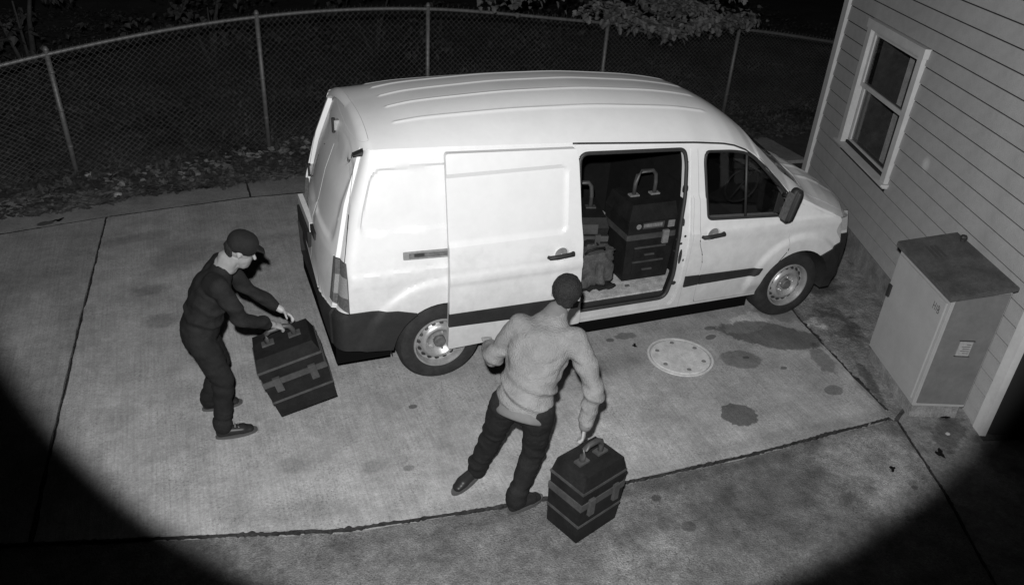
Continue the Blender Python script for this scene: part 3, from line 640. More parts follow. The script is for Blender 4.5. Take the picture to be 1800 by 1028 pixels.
    for i in range(ns - 1):
        for j in range(npt):
            j2 = (j + 1) % npt; Fc.append((i * npt + j, i * npt + j2, (i + 1) * npt + j2, (i + 1) * npt + j))
    # end caps: spokes to an inner grid
    for i, flip in ((0, False), (ns - 1, True)):
        ring = [i * npt + j for j in range(npt)]
        P_ = A[i]; cen = np.array([0, YC, (P_[:, 2].max() + P_[:, 2].min()) / 2]); prev = ring
        steps = [.985, .96, .93, .9, .85, .8, .7, .6, .5, .4, .3, .2, .1]
        zc_ = cen[2]
        for s in steps:
            cur = []
            for j in range(npt):
                y_ = YC + (P_[j, 1] - YC) * s; z_ = zc_ + (P_[j, 2] - zc_) * s
                if i == 0 and zfloor is None:
                    xb = -.8 + np.interp(z_, [0, .4, .66, .70, 1.05, 1.4, 1.7, 2.0], [.0, -.01, -.02, .01, .055, .15, .27, .40]) + .085 * (abs(y_ - YC) / YC) ** 3 - .01 + .08 * (max(0, y_) / W) ** 2
                    if detail:
                        yv = min(y_, W - y_); rx_ = 0
                        m_ = float(rr(np.array(yv), np.array(z_), .22, .90, 1.10, 1.66, .07, .04)); xb += .016 * m_
                elif zfloor is None:
                    u_ = abs(y_ - YC) / YC; xb = X1 - .07 - .42 * u_ ** 2.6 - .10 * np.clip((z_ - .5) / .45, -1, 1.2) ** 2 + 0 * .0
                else: xb = P_[j, 0] * s + float(P_[:, 0].mean()) * (1 - s)
                V_.append((float(xb), float(y_), float(z_))); cur.append(len(V_) - 1)
            for j in range(npt):
                j2 = (j + 1) % npt; q = (prev[j], prev[j2], cur[j2], cur[j]); Fc.append(q[::-1] if not flip else q)
            prev = cur
        c_ = np.mean([V_[q] for q in prev], 0); V_.append(tuple(c_)); ci = len(V_) - 1
        for j in range(npt):
            q = (prev[j], prev[(j + 1) % npt], ci); Fc.append(q[::-1] if not flip else q)
    me = bpy.data.meshes.new('loft'); me.from_pydata(V_, [], Fc); me.update()
    bm = B(); bm.from_mesh(me); bmesh.ops.recalc_face_normals(bm, faces=bm.faces)
    bpy.data.meshes.remove(me); return bm
van = thing('cargo_van', 'white panel van parked with its side door slid open and dark bumpers', 'van')
outer = bmmesh(loft())
# outer skin for material test
ob = B(); ob.from_mesh(outer); OBVH = BVHTree.FromBMesh(ob); ob.free()
infl = bmmesh(loft(inf=-.015, X0=-.815, X1=4.06, dx=.02, nzs=60, nyt=60))
cav = boolop(bmmesh(loft(inf=.075, X0=-.70, X1=3.05, dx=.05, nzs=30, nyt=40, detail=False, zfloor=.43)), yprism([(-2, .43), (3.06, .43), (3.06, 3), (-2, 3)], -1, 3), 'INTERSECT')
def bme(me):
    b = B(); b.from_mesh(me); return b
body = boolop(outer, bme(cav))
def slabskin(x0, x1, z0, z1, o_out, o_in, door=False, dx=.016):
    xs = np.linspace(x0, x1, int((x1 - x0) / dx) + 2); zs = np.linspace(z0, z1, int((z1 - z0) / dx) + 2)
    X_, Z_ = np.meshgrid(xs, zs, indexing='ij'); Yo = sideY(X_, Z_, o_out, door); Yi = sideY(X_, Z_, 0, door) * 0 + ipz(Z_) - o_in
    n1, n2 = X_.shape; V_ = [(float(X_[i, j]), float(Yo[i, j]), float(Z_[i, j])) for i in range(n1) for j in range(n2)] + [(float(X_[i, j]), float(Yi[i, j]), float(Z_[i, j])) for i in range(n1) for j in range(n2)]
    Fc = []; N_ = n1 * n2; I = lambda i, j, s=0: s * N_ + i * n2 + j
    for i in range(n1 - 1):
        for j in range(n2 - 1): Fc += [(I(i, j), I(i + 1, j), I(i + 1, j + 1), I(i, j + 1)), (I(i, j, 1), I(i, j + 1, 1), I(i + 1, j + 1, 1), I(i + 1, j, 1))]
    for i in range(n1 - 1): Fc += [(I(i, 0), I(i, 0, 1), I(i + 1, 0, 1), I(i + 1, 0)), (I(i, n2 - 1), I(i + 1, n2 - 1), I(i + 1, n2 - 1, 1), I(i, n2 - 1, 1))]
    for j in range(n2 - 1): Fc += [(I(0, j), I(0, j + 1), I(0, j + 1, 1), I(0, j, 1)), (I(n1 - 1, j), I(n1 - 1, j, 1), I(n1 - 1, j + 1, 1), I(n1 - 1, j + 1))]
    me = bpy.data.meshes.new('s'); me.from_pydata(V_, [], Fc); b = B(); b.from_mesh(me); bmesh.ops.recalc_face_normals(b, faces=b.faces); bpy.data.meshes.remove(me); return b
# wheel arches
for cx, r in ((0., .357), (3.09, .350)):
    for y0, y1 in ((-.3, .36), (W - .36, W + .3)):
        pr = [(cx + r * math.cos(2 * PI * k / 48), .325 + r * math.sin(2 * PI * k / 48)) for k in range(48)]
        body = boolop(body, yprism(pr, y0, y1)); infl = boolop(infl, yprism(pr, y0, y1))
# side door opening: shallow white rebate, then the hole
OPN = rounded([(.96, .318), (1.925, .318), (1.975, .50), (1.99, .86), (1.955, 1.25), (1.925, 1.655), (.96, 1.70)], .05)
s_ = slabskin(.93, 2.01, .30, 1.72, .2, -.022)
cut = boolop(bmmesh(s_), yprism(OPN, -1, 1), 'INTERSECT'); body = boolop(body, bme(cut))
HOLE = rounded([(1.02, .40), (1.86, .398), (1.895, .62), (1.885, .85), (1.885, 1.05), (1.905, 1.25), (1.895, 1.50), (1.87, 1.60), (1.02, 1.632)], .07, 6)
body = boolop(body, yprism(HOLE, -.5, .5))
# cab windows both sides, windscreen
WIN = rounded([(2.12, 1.053), (2.83, 1.008), (2.872, 1.12), (2.80, 1.225), (2.61, 1.39), (2.50, 1.488), (2.40, 1.540), (2.28, 1.56), (2.055, 1.573), (2.05, 1.50)], .045, 5)
body = boolop(body, yprism(WIN, -.5, .5)); body = boolop(body, yprism(WIN, W - .5, W + .5))
WSP = [(2.60, .27), (2.85, .20), (3.04, .165), (3.12, .20), (3.20, .40), (3.25, YC), (3.20, W - .40), (3.12, W - .20), (3.04, W - .165), (2.60, W - .27), (2.52, .55), (2.50, YC)][:10] + [(2.52, W - .55), (2.50, YC), (2.52, .55)]
wsm = boolop(body, zprism(WSP, 1.0, 2.2), 'INTERSECT'); body = boolop(body, zprism(WSP, 1.0, 2.2))
def split(me, region_fn, gap=True):
    part = boolop(me, region_fn(), 'INTERSECT'); rest = boolop(me, region_fn(), 'DIFFERENCE'); return part, rest
def paint(me, name, parent, deep=True, m0='paint', m1='inner'):
    me.materials.clear(); me.materials.append(M[m0]); me.materials.append(M[m1])
    n = len(me.polygons); idx = np.zeros(n, np.int32)
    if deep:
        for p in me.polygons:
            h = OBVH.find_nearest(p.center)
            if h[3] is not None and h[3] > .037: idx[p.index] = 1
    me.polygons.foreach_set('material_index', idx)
    me.shade_smooth(); me.set_sharp_from_angle(angle=math.radians(24)); me.name = name
    o = bpy.data.objects.new(name, me); C.objects.link(o); o.parent = parent; return o
# tail lamp
def lamp_reg(e=0., y0=-.3, y1=.16): return yprism([(-1.2, 1.075 + e), (-.76, 1.075 + e), (-.650 + e, 1.045 + e), (-.650 + e, .69 - e), (-.765, .745 - e), (-1.2, .76 - e)], y0, y1)
tl = boolop(body, lamp_reg(-.003), 'INTERSECT'); body = boolop(body, lamp_reg(.003))
body = boolop(body, lamp_reg(.003, W - .16, W + .3))
tlf = boolop(outer, lamp_reg(-.003, W - .16, W + .3), 'INTERSECT')
# bumpers (slightly proud, dark)
RB = [(-1.3, .1), (-1.3, .665), (-.80, .695), (-.666, .690), (-.5, .688), (-.324, .672), (-.19, .633), (-.19, .1)]
FB = [(3.285, .05), (3.285, .59), (3.36, .625), (3.50, .69), (4.5, .68), (4.5, .05)]
for nm, R_, lb in (('rear_bumper', RB, 'dark plastic rear bumper wrapping round to the wheel arch'), ('front_bumper', FB, 'dark plastic front bumper')):
    pt_ = boolop(infl, yprism(R_, -1, 3), 'INTERSECT'); body = boolop(body, yprism([(a, b) for a, b in R_], -1, 3)); outer_b = paint(pt_, nm, van, False, 'black', 'black'); outer_b['label'] = lb
# headlights
for y0, y1 in ((-.3, .34), (W - .34, W + .3)):
    hl = yprism(rounded([(3.50, .715), (3.43, .80), (3.44, .88), (3.52, .93), (4.5, .95), (4.5, .715)], .02, 3), y0, y1)
    hb = hl.copy(); h_ = boolop(outer, hl, 'INTERSECT'); body = boolop(body, hb); paint(h_, 'headlight', van, False, 'lens', 'lens')
# hood
HP_ = [(3.06, .13), (3.30, .115), (3.48, .10), (3.62, .14), (3.8, .25), (4.4, .3), (4.4, W - .3), (3.8, W - .25), (3.48, W - .10), (3.06, W - .13), (3.23, YC)]
def hood_reg(e): 
    c_ = Vector((3.6, YC)); return zprism([tuple(c_ + (Vector(p) - c_) * (1 - e)) for p in HP_], .84 + e, 1.6)
hood = boolop(body, hood_reg(.004), 'INTERSECT'); body = boolop(body, hood_reg(0)); paint(hood, 'hood', van)
# rear door
TG = [(-1.3, .70), (-.655, .70), (-.655, 1.05), (-.60, 1.35), (-.505, 1.765), (-.43, 1.80), (-.36, 2.2), (-1.3, 2.2)]
tg = boolop(body, yprism([(a - .0035, b + (.004 if b < .8 else 0)) for a, b in TG], -1, 3), 'INTERSECT'); body = boolop(body, yprism(TG, -1, 3))
gp = B(); box(gp, -1.2, -.35, YC - .0035, YC + .0035, .5, 1.76); tg = boolop(tg, gp)
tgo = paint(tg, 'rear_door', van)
# front door
FD = rounded([(2.134, .318), (2.76, .312), (2.80, .46), (2.87, .60), (2.945, .70), (2.925, .97), (2.862, 1.17), (2.60, 1.432), (2.475, 1.535), (2.32, 1.597), (1.985, 1.625), (2.075, .87), (2.118, .77), (2.134, .69), (2.126, .53)], .02, 3)
fd = boolop(body, yprism(FD, -.5, .13), 'INTERSECT')
cen = Vector((2.45, .95)); FDo = [tuple(Vector(p) + (Vector(p) - cen).normalized() * .0075) for p in FD]
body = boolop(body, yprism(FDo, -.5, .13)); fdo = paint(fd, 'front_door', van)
bp = boolop(body, yprism([(1.93, 1.9), (2.0015, .87), (1.991, .585), (1.985, .2), (1.989, .2), (1.995, .585), (2.0055, .87), (1.934, 1.9)], -.5, .06), 'DIFFERENCE'); body = bp
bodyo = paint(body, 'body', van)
paint(tl, 'tail_lamp', van, False, 'lamp_dark', 'lamp_dark'); paint(tlf, 'tail_lamp', van, False, 'lamp_dark', 'lamp_dark')
tlo = [o for o in van.children if o.name.startswith('tail_lamp')][0]
cl = boolop(bmmesh(loft(inf=-.003, X0=-.803, X1=4.05, dx=.05, nzs=40, nyt=20, detail=False)), yprism([(-1.2, .955), (-.653, .945), (-.653, .80), (-1.2, .83)], -.3, .135), 'INTERSECT'); o = paint(cl, 'clear_lens', tlo, False, 'lamp_clear', 'lamp_clear')
# sliding door
DR = rounded([(.030, .305), (1.072, .345), (1.035, .70), (1.026, .90), (1.022, 1.05), (1.003, 1.20), (.972, 1.62), (.955, 1.70), (.022, 1.735)], .022, 3)
dme = boolop(bmmesh(slabskin(-.02, 1.12, .26, 1.78, .072, .028, True)), yprism(DR, -1, 1), 'INTERSECT')
sdoor = paint(dme, 'sliding_door', van, False); sdoor['label'] = 'white sliding door pushed back over the rear wheel'
def onside(name, poly, o_out, o_in, m, parent, door=False, bevel=0):
    xs = [p[0] for p in poly]; zs = [p[1] for p in poly]
    me = boolop(bmmesh(slabskin(min(xs) - .02, max(xs) + .02, min(zs) - .02, max(zs) + .02, o_out, o_in, door)), yprism(poly, -1, 1), 'INTERSECT')
    return paint(me, name, parent, False, m, m)
onside('trim_strip', [(.026, .505), (.60, .487), (1.03, .500), (1.045, .60), (.70, .606), (.026, .612)], .080, .06, 'black', sdoor, True)
def handle(x, z, off, parent, door):
    y = float(sideY(x, z, off, door))
    bm = B(); lathe(bm, [(.002, .050), (-.004, .056), (-.006, .052), (.0, .046)], 28, 'y', (x + .012, y, z)); obj('handle_cup', bm, M['paint'], parent, smooth=True)
    bm = B(); lathe(bm, [(-.002, .046), (-.0025, .003), (.0, .003), (.0, .046)], 28, 'y', (x + .012, y, z)); obj('handle_recess', bm, M['steel'], parent)
    bm = B(); tube(bm, [(x - .095, y - .012, z - .006), (x - .085, y - .030, z - .006), (x - .02, y - .036, z - .003), (x + .06, y - .034, z + .002), (x + .09, y - .030, z + .003), (x + .10, y - .012, z + .003)], [.012, .016, .017, .017, .019, .014], 10); obj('door_handle', bm, M['black'], parent, smooth=True)
handle(.84, .972, .072, sdoor, True); handle(2.165, .935, 0, fdo, False)
for nm, a, b, par in (('trim_strip', 1.995, 2.126, van), ('trim_strip', 2.135, 2.72, fdo)):
    poly = [(a, .485), (b, .492), (b, .578), (a, .583)] if a < 2.1 else [(a, .491), (2.66, .497), (2.70, .51), (2.725, .562), (a, .577)]
    onside(nm, poly, .012, -.005, 'black', par)
onside('panel_gap', [(.962, 1.665), (1.93, 1.617), (1.93, 1.642), (.962, 1.695)], -.028, -.034, 'rubber', van)     # door runner
# door rail slot on the quarter
onside('rail_recess', rounded([(-.275, 1.036), (.06, 1.022), (.06, 1.082), (-.275, 1.093)], .008, 2), .003, -.004, 'steel', van)
onside('rail_slot', [(-.235, 1.046), (.06, 1.036), (.06, 1.066), (-.235, 1.078)], .006, -.002, 'hub', van)
onside('rail_slot', [(-.20, 1.053), (-.13, 1.051), (-.13, 1.072), (-.20, 1.074)], .008, -.002, 'rubber', van)
# seal around the hole
HP2 = [tuple(Vector(p).lerp(Vector(q), t / 8)) for p, q in zip(HOLE, HOLE[1:] + HOLE[:1]) for t in range(8)]
bm = B(); tube(bm, [(a, float(ipz(b)) + .014, b) for a, b in HP2], .015, 8, True); obj('door_seal', bm, M['rubber'], van, smooth=True)
# pillar and sill details
PHs = [(1.913, 1.50, .011, .011), (1.922, 1.295, .016, .04), (1.915, 1.03, .017, .05), (1.952, .93, .010, .010), (1.90, .95, .007, .010), (1.899, .90, .008, .013), (1.925, .87, .012, .010), (1.897, .80, .012, .006), (1.938, .755, .014, .065), (1.972, .72, .006, .012), (1.925, .52, .022, .018)]
for x, z, a, b in PHs:
    pr = [(x - .008 + a * math.cos(2 * PI * k / 16), z + b * math.sin(2 * PI * k / 16)) for k in range(16)]
    bm = yprism(pr, float(ipz(z)) + .0200, float(ipz(z)) + .05); obj('pillar_hole', bm, M['rubber'], van)
for x in (1.31, 1.74): onside('sill_slot', rounded([(x - .035, .348), (x + .035, .348), (x + .035, .372), (x - .035, .372)], .008, 2), -.03, -.05, 'rubber', van)
bm = B(); box(bm, 1.03, 1.88, .058, .079, .4015, .432); obj('step_strip', bm, M['rubber'], van)
bm = B(); box(bm, -.6, 2.08, .08, W - .08, .4315, .445); obj('cargo_floor', bm, M['floor'], van)
bm = B(); prism(bm, [(.09, .44), (.10, 1.0), (.20, 1.48), (.34, 1.64), (YC, 1.74), (W - .34, 1.64), (W - .20, 1.48), (W - .10, 1.0), (W - .09, .44)], lambda a, b: (2.09, a, b), lambda a, b: (2.11, a, b)); obj('bulkhead', bm, M['inner'], van)
bm = B(); box(bm, -.2, 1.0, .14, .46, .446, .72); obj('wheel_box', bm, M['inner'], van, bevel=.02)
bm = B(); box(bm, .36, 2.73, .09, W - .09, .15, .305); box(bm, -.74, -.36, .09, W - .09, .235, .40); box(bm, -.55, 2.9, .25, W - .25, .2, .33); box(bm, -.50, 3.5, .37, W - .37, .24, .42); obj('underbody_shade_skirt', bm, M['under'], van)  # underbody, its low outer boxes added as the black shade below sill and bumper
for cx in (0., 3.09):
    for s in (0, 1):
        bm = B(); n = 24; P0 = []; P1 = []; P2 = []
        for k in range(n + 1):
            a = PI * (k / n) * 1.1 - .15; x, z = cx + .362 * math.cos(a), .325 + .362 * math.sin(a)
            ya, yb = (.03, .36) if s == 0 else (W - .03, W - .36); P0.append(bm.verts.new((x, ya, z))); P1.append(bm.verts.new((x, yb, z)))
        for k in range(n): bm.faces.new((P0[k], P0[k + 1], P1[k + 1], P1[k]))
        bm.faces.new(P1); obj('wheel_liner', bm, M['rubber'], van)
# glass
def vglass(poly, y_off, far_=False):
    bm = B(); y = (lambda b: float(ipz(b)) + y_off) if not far_ else (lambda b: W - float(ipz(b)) - y_off)
    zs = sorted(set(round(p[1], 2) for p in poly)); prism(bm, poly, lambda a, b: (a, y(b), b), lambda a, b: (a, y(b) + .004, b)); return bm
GW = [tuple(Vector(p) + (Vector(p) - Vector((2.45, 1.25))).normalized() * .006) for p in WIN]
obj('window_glass', vglass(GW, .018), M['vanglass'], van); obj('window_glass', vglass(GW, .022, True), M['vanglass'], van)
bm = B(); tube(bm, [(a, float(ipz(b)) + .004, b) for a, b in WIN], .011, 8, True); obj('window_seal', bm, M['rubber'], fdo, smooth=True)
bm = B(); tube(bm, [(2.424, float(ipz(1.53)) + .006, 1.525), (2.468, float(ipz(1.03)) + .006, 1.038)], .010, 8); obj('window_divider', bm, M['rubber'], fdo, smooth=True)
wsm.transform(Matrix.Translation((-.004, 0, -.006))); paint(wsm, 'windscreen', van, False, 'vanglass', 'vanglass')
bm = B(); tube(bm, [(3.03, .5, 1.24), (2.9, .75, 1.38), (2.82, .9, 1.45)], .008, 6); tube(bm, [(3.03, .3, 1.2), (2.99, .28, 1.24)], .012, 6); obj('wiper', bm, M['rubber'], van)
# cab interior
for yy in (.42, 1.0):
    s_ = bpy.data.objects.new('seat', None); C.objects.link(s_); s_.parent = van
    bm = B(); box(bm, 2.2, 2.62, yy - .22, yy + .22, .62, .76); obj('seat_cushion', bm, M['black'], s_, bevel=.03)
    bm = B(); box(bm, -.05, .06, yy - .21, yy + .21, 0, .52, Matrix.Translation((2.24, 0, .74)) @ Matrix.Rotation(-.22, 4, 'Y')); obj('seat_back', bm, M['inner'], s_, bevel=.03)
    bm = B(); box(bm, 2.10, 2.17, yy - .11, yy + .11, 1.26, 1.40); obj('headrest', bm, M['inner'], s_, bevel=.025)
bm = B(); box(bm, 2.84, 3.04, .12, W - .12, .75, 1.08); obj('dashboard', bm, M['black'], van, bevel=.03)
bm = B(); Rm = Matrix.Translation((2.72, .45, 1.10)) @ Matrix.Rotation(-.9, 4, 'Y'); tube(bm, [Rm @ Vector((.155 * math.cos(2 * PI * k / 28), .155 * math.sin(2 * PI * k / 28), 0)) for k in range(28)], .013, 8, True)
tube(bm, [Rm @ Vector((-.15, 0, 0)), Rm @ Vector((.15, 0, 0))], .012, 6); tube(bm, [Rm @ Vector((0, 0, 0)), Rm @ Vector((0, 0, -.25))], .03, 8); obj('steering_wheel', bm, M['black'], van, smooth=True)
# mirror
mir = bpy.data.objects.new('door_mirror', None); C.objects.link(mir); mir.parent = van; mir.location = (-.06, .01, .01)
bm = B(); pr = rounded([(-.055, -.14), (.05, -.12), (.062, .10), (.03, .15), (-.05, .145)], .04, 4)
prism(bm, pr, lambda a, b: (a * .8, -.05, b), lambda a, b: (a * .8, .05, b)); bmesh.ops.bevel(bm, geom=[e for e in bm.edges if e.calc_face_angle(0) > .9], offset=.022, segments=3, affect='EDGES'); bmesh.ops.transform(bm, matrix=Matrix.Translation((2.845, -.12, 1.135)) @ Matrix.Rotation(.18, 4, 'Y'), verts=bm.verts)
obj('mirror_housing', bm, M['black'], mir, smooth=True)
bm = B(); box(bm, -.004, .0, -.036, .036, -.11, .11, Matrix.Translation((2.797, -.12, 1.145)) @ Matrix.Rotation(.18, 4, 'Y')); obj('mirror_glass', bm, M['lamp_dark'], mir)
bm = B(); tube(bm, [(2.86, -.06, 1.06), (2.87, .0, 1.05), (2.88, .06, 1.06)], [.03, .035, .045], 10); tube(bm, [(2.86, -.07, 1.20), (2.865, .02, 1.17)], .018, 8); obj('mirror_arm', bm, M['black'], mir, smooth=True)
bm = B(); prism(bm, [(2.80, 1.03), (2.90, 1.02), (2.875, 1.14), (2.83, 1.19)], lambda a, b: (a, float(ipz(b)) - .008, b), lambda a, b: (a, float(ipz(b)) + .006, b)); obj('mirror_base', bm, M['black'], mir)
# wheels
def wheel_meshes():
    out = []
    bm = B(); pr = [(.0, .195), (-.012, .200), (-.020, .225), (-.022, .262), (-.014, .292), (.006, .308), (.03, .3145), (.16, .3145), (.185, .305), (.20, .28), (.20, .22), (.19, .195)]
    lathe(bm, pr, 96, 'y')
    out.append(('tyre', bmmesh(bm), M['tyre'], True))
    bm = B(); pr = [(-.016, .200), (-.022, .196), (-.022, .188), (-.008, .182), (.010, .176), (.030, .172), (.034, .160), (.026, .148), (.008, .136), (-.004, .122), (-.006, .108), (.004, .092), (.020, .078), (.026, .06), (.024, .004), (.04, .004), (.05, .10), (.06, .185), (.18, .196), (.18, .2)]
    lathe(bm, pr, 96, 'y'); out.append(('rim', bmmesh(bm), M['steel'], True))
    bm = B(); lathe(bm, [(.03, .045), (-.002, .044), (-.010, .038), (-.012, .003), (.03, .003)], 32, 'y'); out.append(('hub', bmmesh(bm), M['hub'], True))
    bm = B(); n = 10; ring = [(.1535 + .0125 * math.cos(2 * PI * j / n), .0155 * math.sin(2 * PI * j / n)) for j in range(n)]
    prism(bm, ring, lambda u, v: (u, .0125 + (0 if u < .1535 else .012), v), lambda u, v: (u, .045, v)); out.append(('vent_hole', bmmesh(bm), M['rubber'], False))
    bb = B(); lathe(bb, [(.03, .010), (.004, .010), (.0, .006), (.0, .001), (.03, .001)], 6, 'y'); out.append(('wheel_bolt', bmmesh(bb), M['chrome'], False)); return out
WM = wheel_meshes()
for _, me_, m_, sm in WM: 
    me_.materials.append(m_)
    if sm: me_.shade_smooth(); me_.set_sharp_from_angle(angle=.6)
for (x, y, flip, steer) in ((0, .045, 0, 0), (3.09, .045, 0, 0), (0, W - .045, 1, 0), (3.09, W - .045, 1, 0)):
    w = bpy.data.objects.new('wheel', None); C.objects.link(w); w.parent = van; w.location = (x, y, .3145); w.rotation_euler = (0, .3 * x, PI * flip)
    for nm, me_, m_, sm in WM[:3]: o = bpy.data.objects.new(nm, me_); C.objects.link(o); o.parent = w
    for k in range(16): o = bpy.data.objects.new('vent_hole', WM[3][1]); C.objects.link(o); o.parent = w; o.rotation_euler = (0, .1 + 2 * PI * k / 16, 0)
    for k in range(5):
        o = bpy.data.objects.new('wheel_bolt', WM[4][1]); C.objects.link(o); o.parent = w; a = 2 * PI * k / 5; o.location = (.066 * math.cos(a), -.002, .066 * math.sin(a))
# rear hardware: hinges, plate lamp bar, plate, handle, corner notch
def rx(y, z): return -.8 + float(np.interp(z, [0, .4, .66, .70, 1.05, 1.4, 1.7, 2.0], [.0, -.01, -.02, .01, .055, .15, .27, .40])) + .085 * (abs(y - YC) / YC) ** 3 - .01 + .08 * (max(0, y) / W) ** 2
for y, z in ((YC + .05, 1.70), (W - .16, 1.14)):
    e = bpy.data.objects.new('rear_hinge', None); C.objects.link(e); e.parent = tgo
    bm = B(); x = rx(y, z); box(bm, x - .022, x + .02, y - .025, y + .025, z - .035, z + .035); obj('hinge_bracket', bm, M['steel'], e, bevel=.006)
    bm = B(); tube(bm, [(x - .025, y - .01, z - .05), (x - .025, y - .01, z + .05)], .013, 8); box(bm, x - .027, x - .0225, y - .02, y + .02, z - .03, z + .02); obj('hinge_pin', bm, M['black'], e)
bm = B(); box(bm, rx(YC, .95) - .018, rx(YC, .95) + .02, YC - .02, YC + .52, 0.93, 1.0); obj('plate_lamp_bar', bm, M['paint'], tgo, bevel=.01)
bm = B(); box(bm, rx(YC, .85) - .02, rx(YC, .85) + .03, YC - .0, YC + .50, .80, .92); obj('number_plate_holder', bm, M['black'], tgo, bevel=.004)
bm = B(); box(bm, rx(YC, .98) - .022, rx(YC, .98) + .02, YC - .22, YC - .05, .96, 1.01); obj('rear_handle', bm, M['black'], tgo, bevel=.01)
bm = B(); prism(bm, [(-.56, 1.742), (-.49, 1.768), (-.497, 1.742)], lambda a, b: (a, .135, b), lambda a, b: (a + .01, .20, b)); obj('rain_channel_end', bm, M['rubber'], van)
bm = B(); tube(bm, [(X_, float(ipz(np.interp(X_, SGX, SGZ))) + .004, float(np.interp(X_, SGX, SGZ)) - .004) for X_ in np.linspace(.96, 2.30, 30)] + [(a, float(ipz(b)) - .002, b) for a, b in ((2.40, 1.563), (2.50, 1.498), (2.62, 1.405), (2.74, 1.297), (2.84, 1.20), (2.88, 1.17))], .0065, 6); obj('roof_channel', bm, M['rubber'], van, smooth=True)

# ================================================================== TOOLBOXES
def toolbox(lb, loc, rz, w=.44, d=.36, h1=.40, h2=.22, tilt=(0, 0), group='toolboxes', label_bar=True, handle_h=.2, name='toolbox'):
    """two-tier stacked toolbox: base chest with drawers, lid case with hoop handle"""
    t = thing(name, lb, 'toolbox', loc, rz, group); t.rotation_euler = (tilt[0], tilt[1], rz)
    def taper(bm, x, y, z0, z1, k0, k1):
        v = box(bm, -x, x, -y, y, z0, z1)
        for q in v[:4]: q.co.x *= k0; q.co.y *= k0
        for q in v[4:]: q.co.x *= k1; q.co.y *= k1
    x, y = w / 2, d / 2
    bm = B(); taper(bm, x, y, 0, h1 - .05, .93, 1); obj('chest', bm, M['box'], t, bevel=.012)
    bm = B(); taper(bm, x * 1.02, y * 1.02, h1 - .05, h1 - .005, 1, 1); obj('rim_band', bm, M['boxgrey'], t, bevel=.006)
    bm = B(); taper(bm, x, y, h1 - .005, h1 + h2 * .45, .97, 1); taper(bm, x * .998, y * .998, h1 + h2 * .452, h1 + h2, 1, .87); obj('lid_case', bm, M['box'], t, bevel=.012)
    bm = B(); hz = h1 + h2
    pts = [(-x * .42, 0, hz - .01), (-x * .42, 0, hz + handle_h * .5), (-x * .36, 0, hz + handle_h * .85), (-x * .22, 0, hz + handle_h), (x * .22, 0, hz + handle_h), (x * .36, 0, hz + handle_h * .85), (x * .42, 0, hz + handle_h * .5), (x * .42, 0, hz - .01)]
    tube(bm, pts, .017, 8); obj('carry_handle', bm, M['boxgrey'], t, smooth=True)
    for s in (-1, 1):
        bm = B(); box(bm, s * x * .42 - .04, s * x * .42 + .04, -.025, .025, hz - .004, hz + .012); obj('handle_mount', bm, M['boxlabel' if label_bar else 'boxgrey'], t, bevel=.004)
    if not label_bar and handle_h < .15:
        for zz, kk in ((h1 * .42, .975), (h1 + h2 * .44, 1.0)):
            bm = B(); taper(bm, x * kk * 1.015, y * kk * 1.015, zz - .007, zz + .010, 1, 1); obj('edge_band', bm, M['boxgrey'], t, bevel=.004)
        bm = B(); box(bm, -x * .68, -x * .45, -y - .018, -y + .01, h1 - .10, h1 + .012); obj('latch', bm, M['boxgrey'], t, bevel=.004)
    for z0, z1, k in ((.19, .30, .985), (.05, .17, .96)) if (label_bar or handle_h > .15) else ():
        dr = B(); box(dr, -x * .62, x * .62, -y * k - .004, -y * k + .02, z0, z1); do = obj('drawer', dr, M['box'], t, bevel=.004)
        b2 = B(); box(b2, -x * .64, x * .64, -y * k - .012, -y * k - .0, z1 - .008, z1 + .004); box(b2, -x * .2, x * .2, -y * k - .016, -y * k - .003, (z0 + z1) / 2 - .02, (z0 + z1) / 2 - .006); obj('drawer_pull', b2, M['boxgrey'], do, bevel=.002)
    bm = B(); box(bm, x * .45, x * .68, -y - .018, -y + .01, h1 - .10, h1 + .012); obj('latch', bm, M['boxlabel' if label_bar else 'boxgrey'], t, bevel=.004)
    if label_bar:
        bm = B(); lathe(bm, [(-y - .006, .022), (-y - .002, .022), (-y - .002, .004), (-y - .006, .004)], 18, 'y', (-x * .58, .004, h1 + h2 * .26)); obj('round_badge', bm, M['boxlabel'], t)
        bm = B(); box(bm, -x * .42, x * .45, -y - .003, -y + .004, h1 + h2 * .16, h1 + h2 * .38); lbp = obj('label_plate', bm, M['boxgrey'], t)
        bm = B(); cx = -x * .39
        for wd_ in (.012, .008, .018, .010, .014, .011, .016, .010, .013, .009, .015, .011):
            if cx + wd_ > x * .42: break
            box(bm, cx, cx + wd_, -y - .0045, -y - .0028, h1 + h2 * .22, h1 + h2 * .34); cx += wd_ + .003
        obj('label_print', bm, M['boxlabel'], lbp)
        bm = B(); box(bm, x * .62, x * .88, -y - .004, -y + .004, h1 + h2 * .14, h1 + h2 * .38); obj('small_label', bm, M['boxlabel'], t, bevel=.002)
    return t
toolbox('dark stacked toolbox with hoop handle and label bar standing in the van doorway', (1.80, .46, .446), 0, .44, .40, .42, .24)
t2 = toolbox('dark toolbox with tall hoop handle behind the canvas bag in the van', (1.30, .56, .446), -.25, .38, .44, .42, .14, label_bar=False, handle_h=.21)
bm = B(); box(bm, -.12, .10, -.235, -.212, .44, .52); obj('grey_label', bm, M['boxgrey'], t2, bevel=.003)
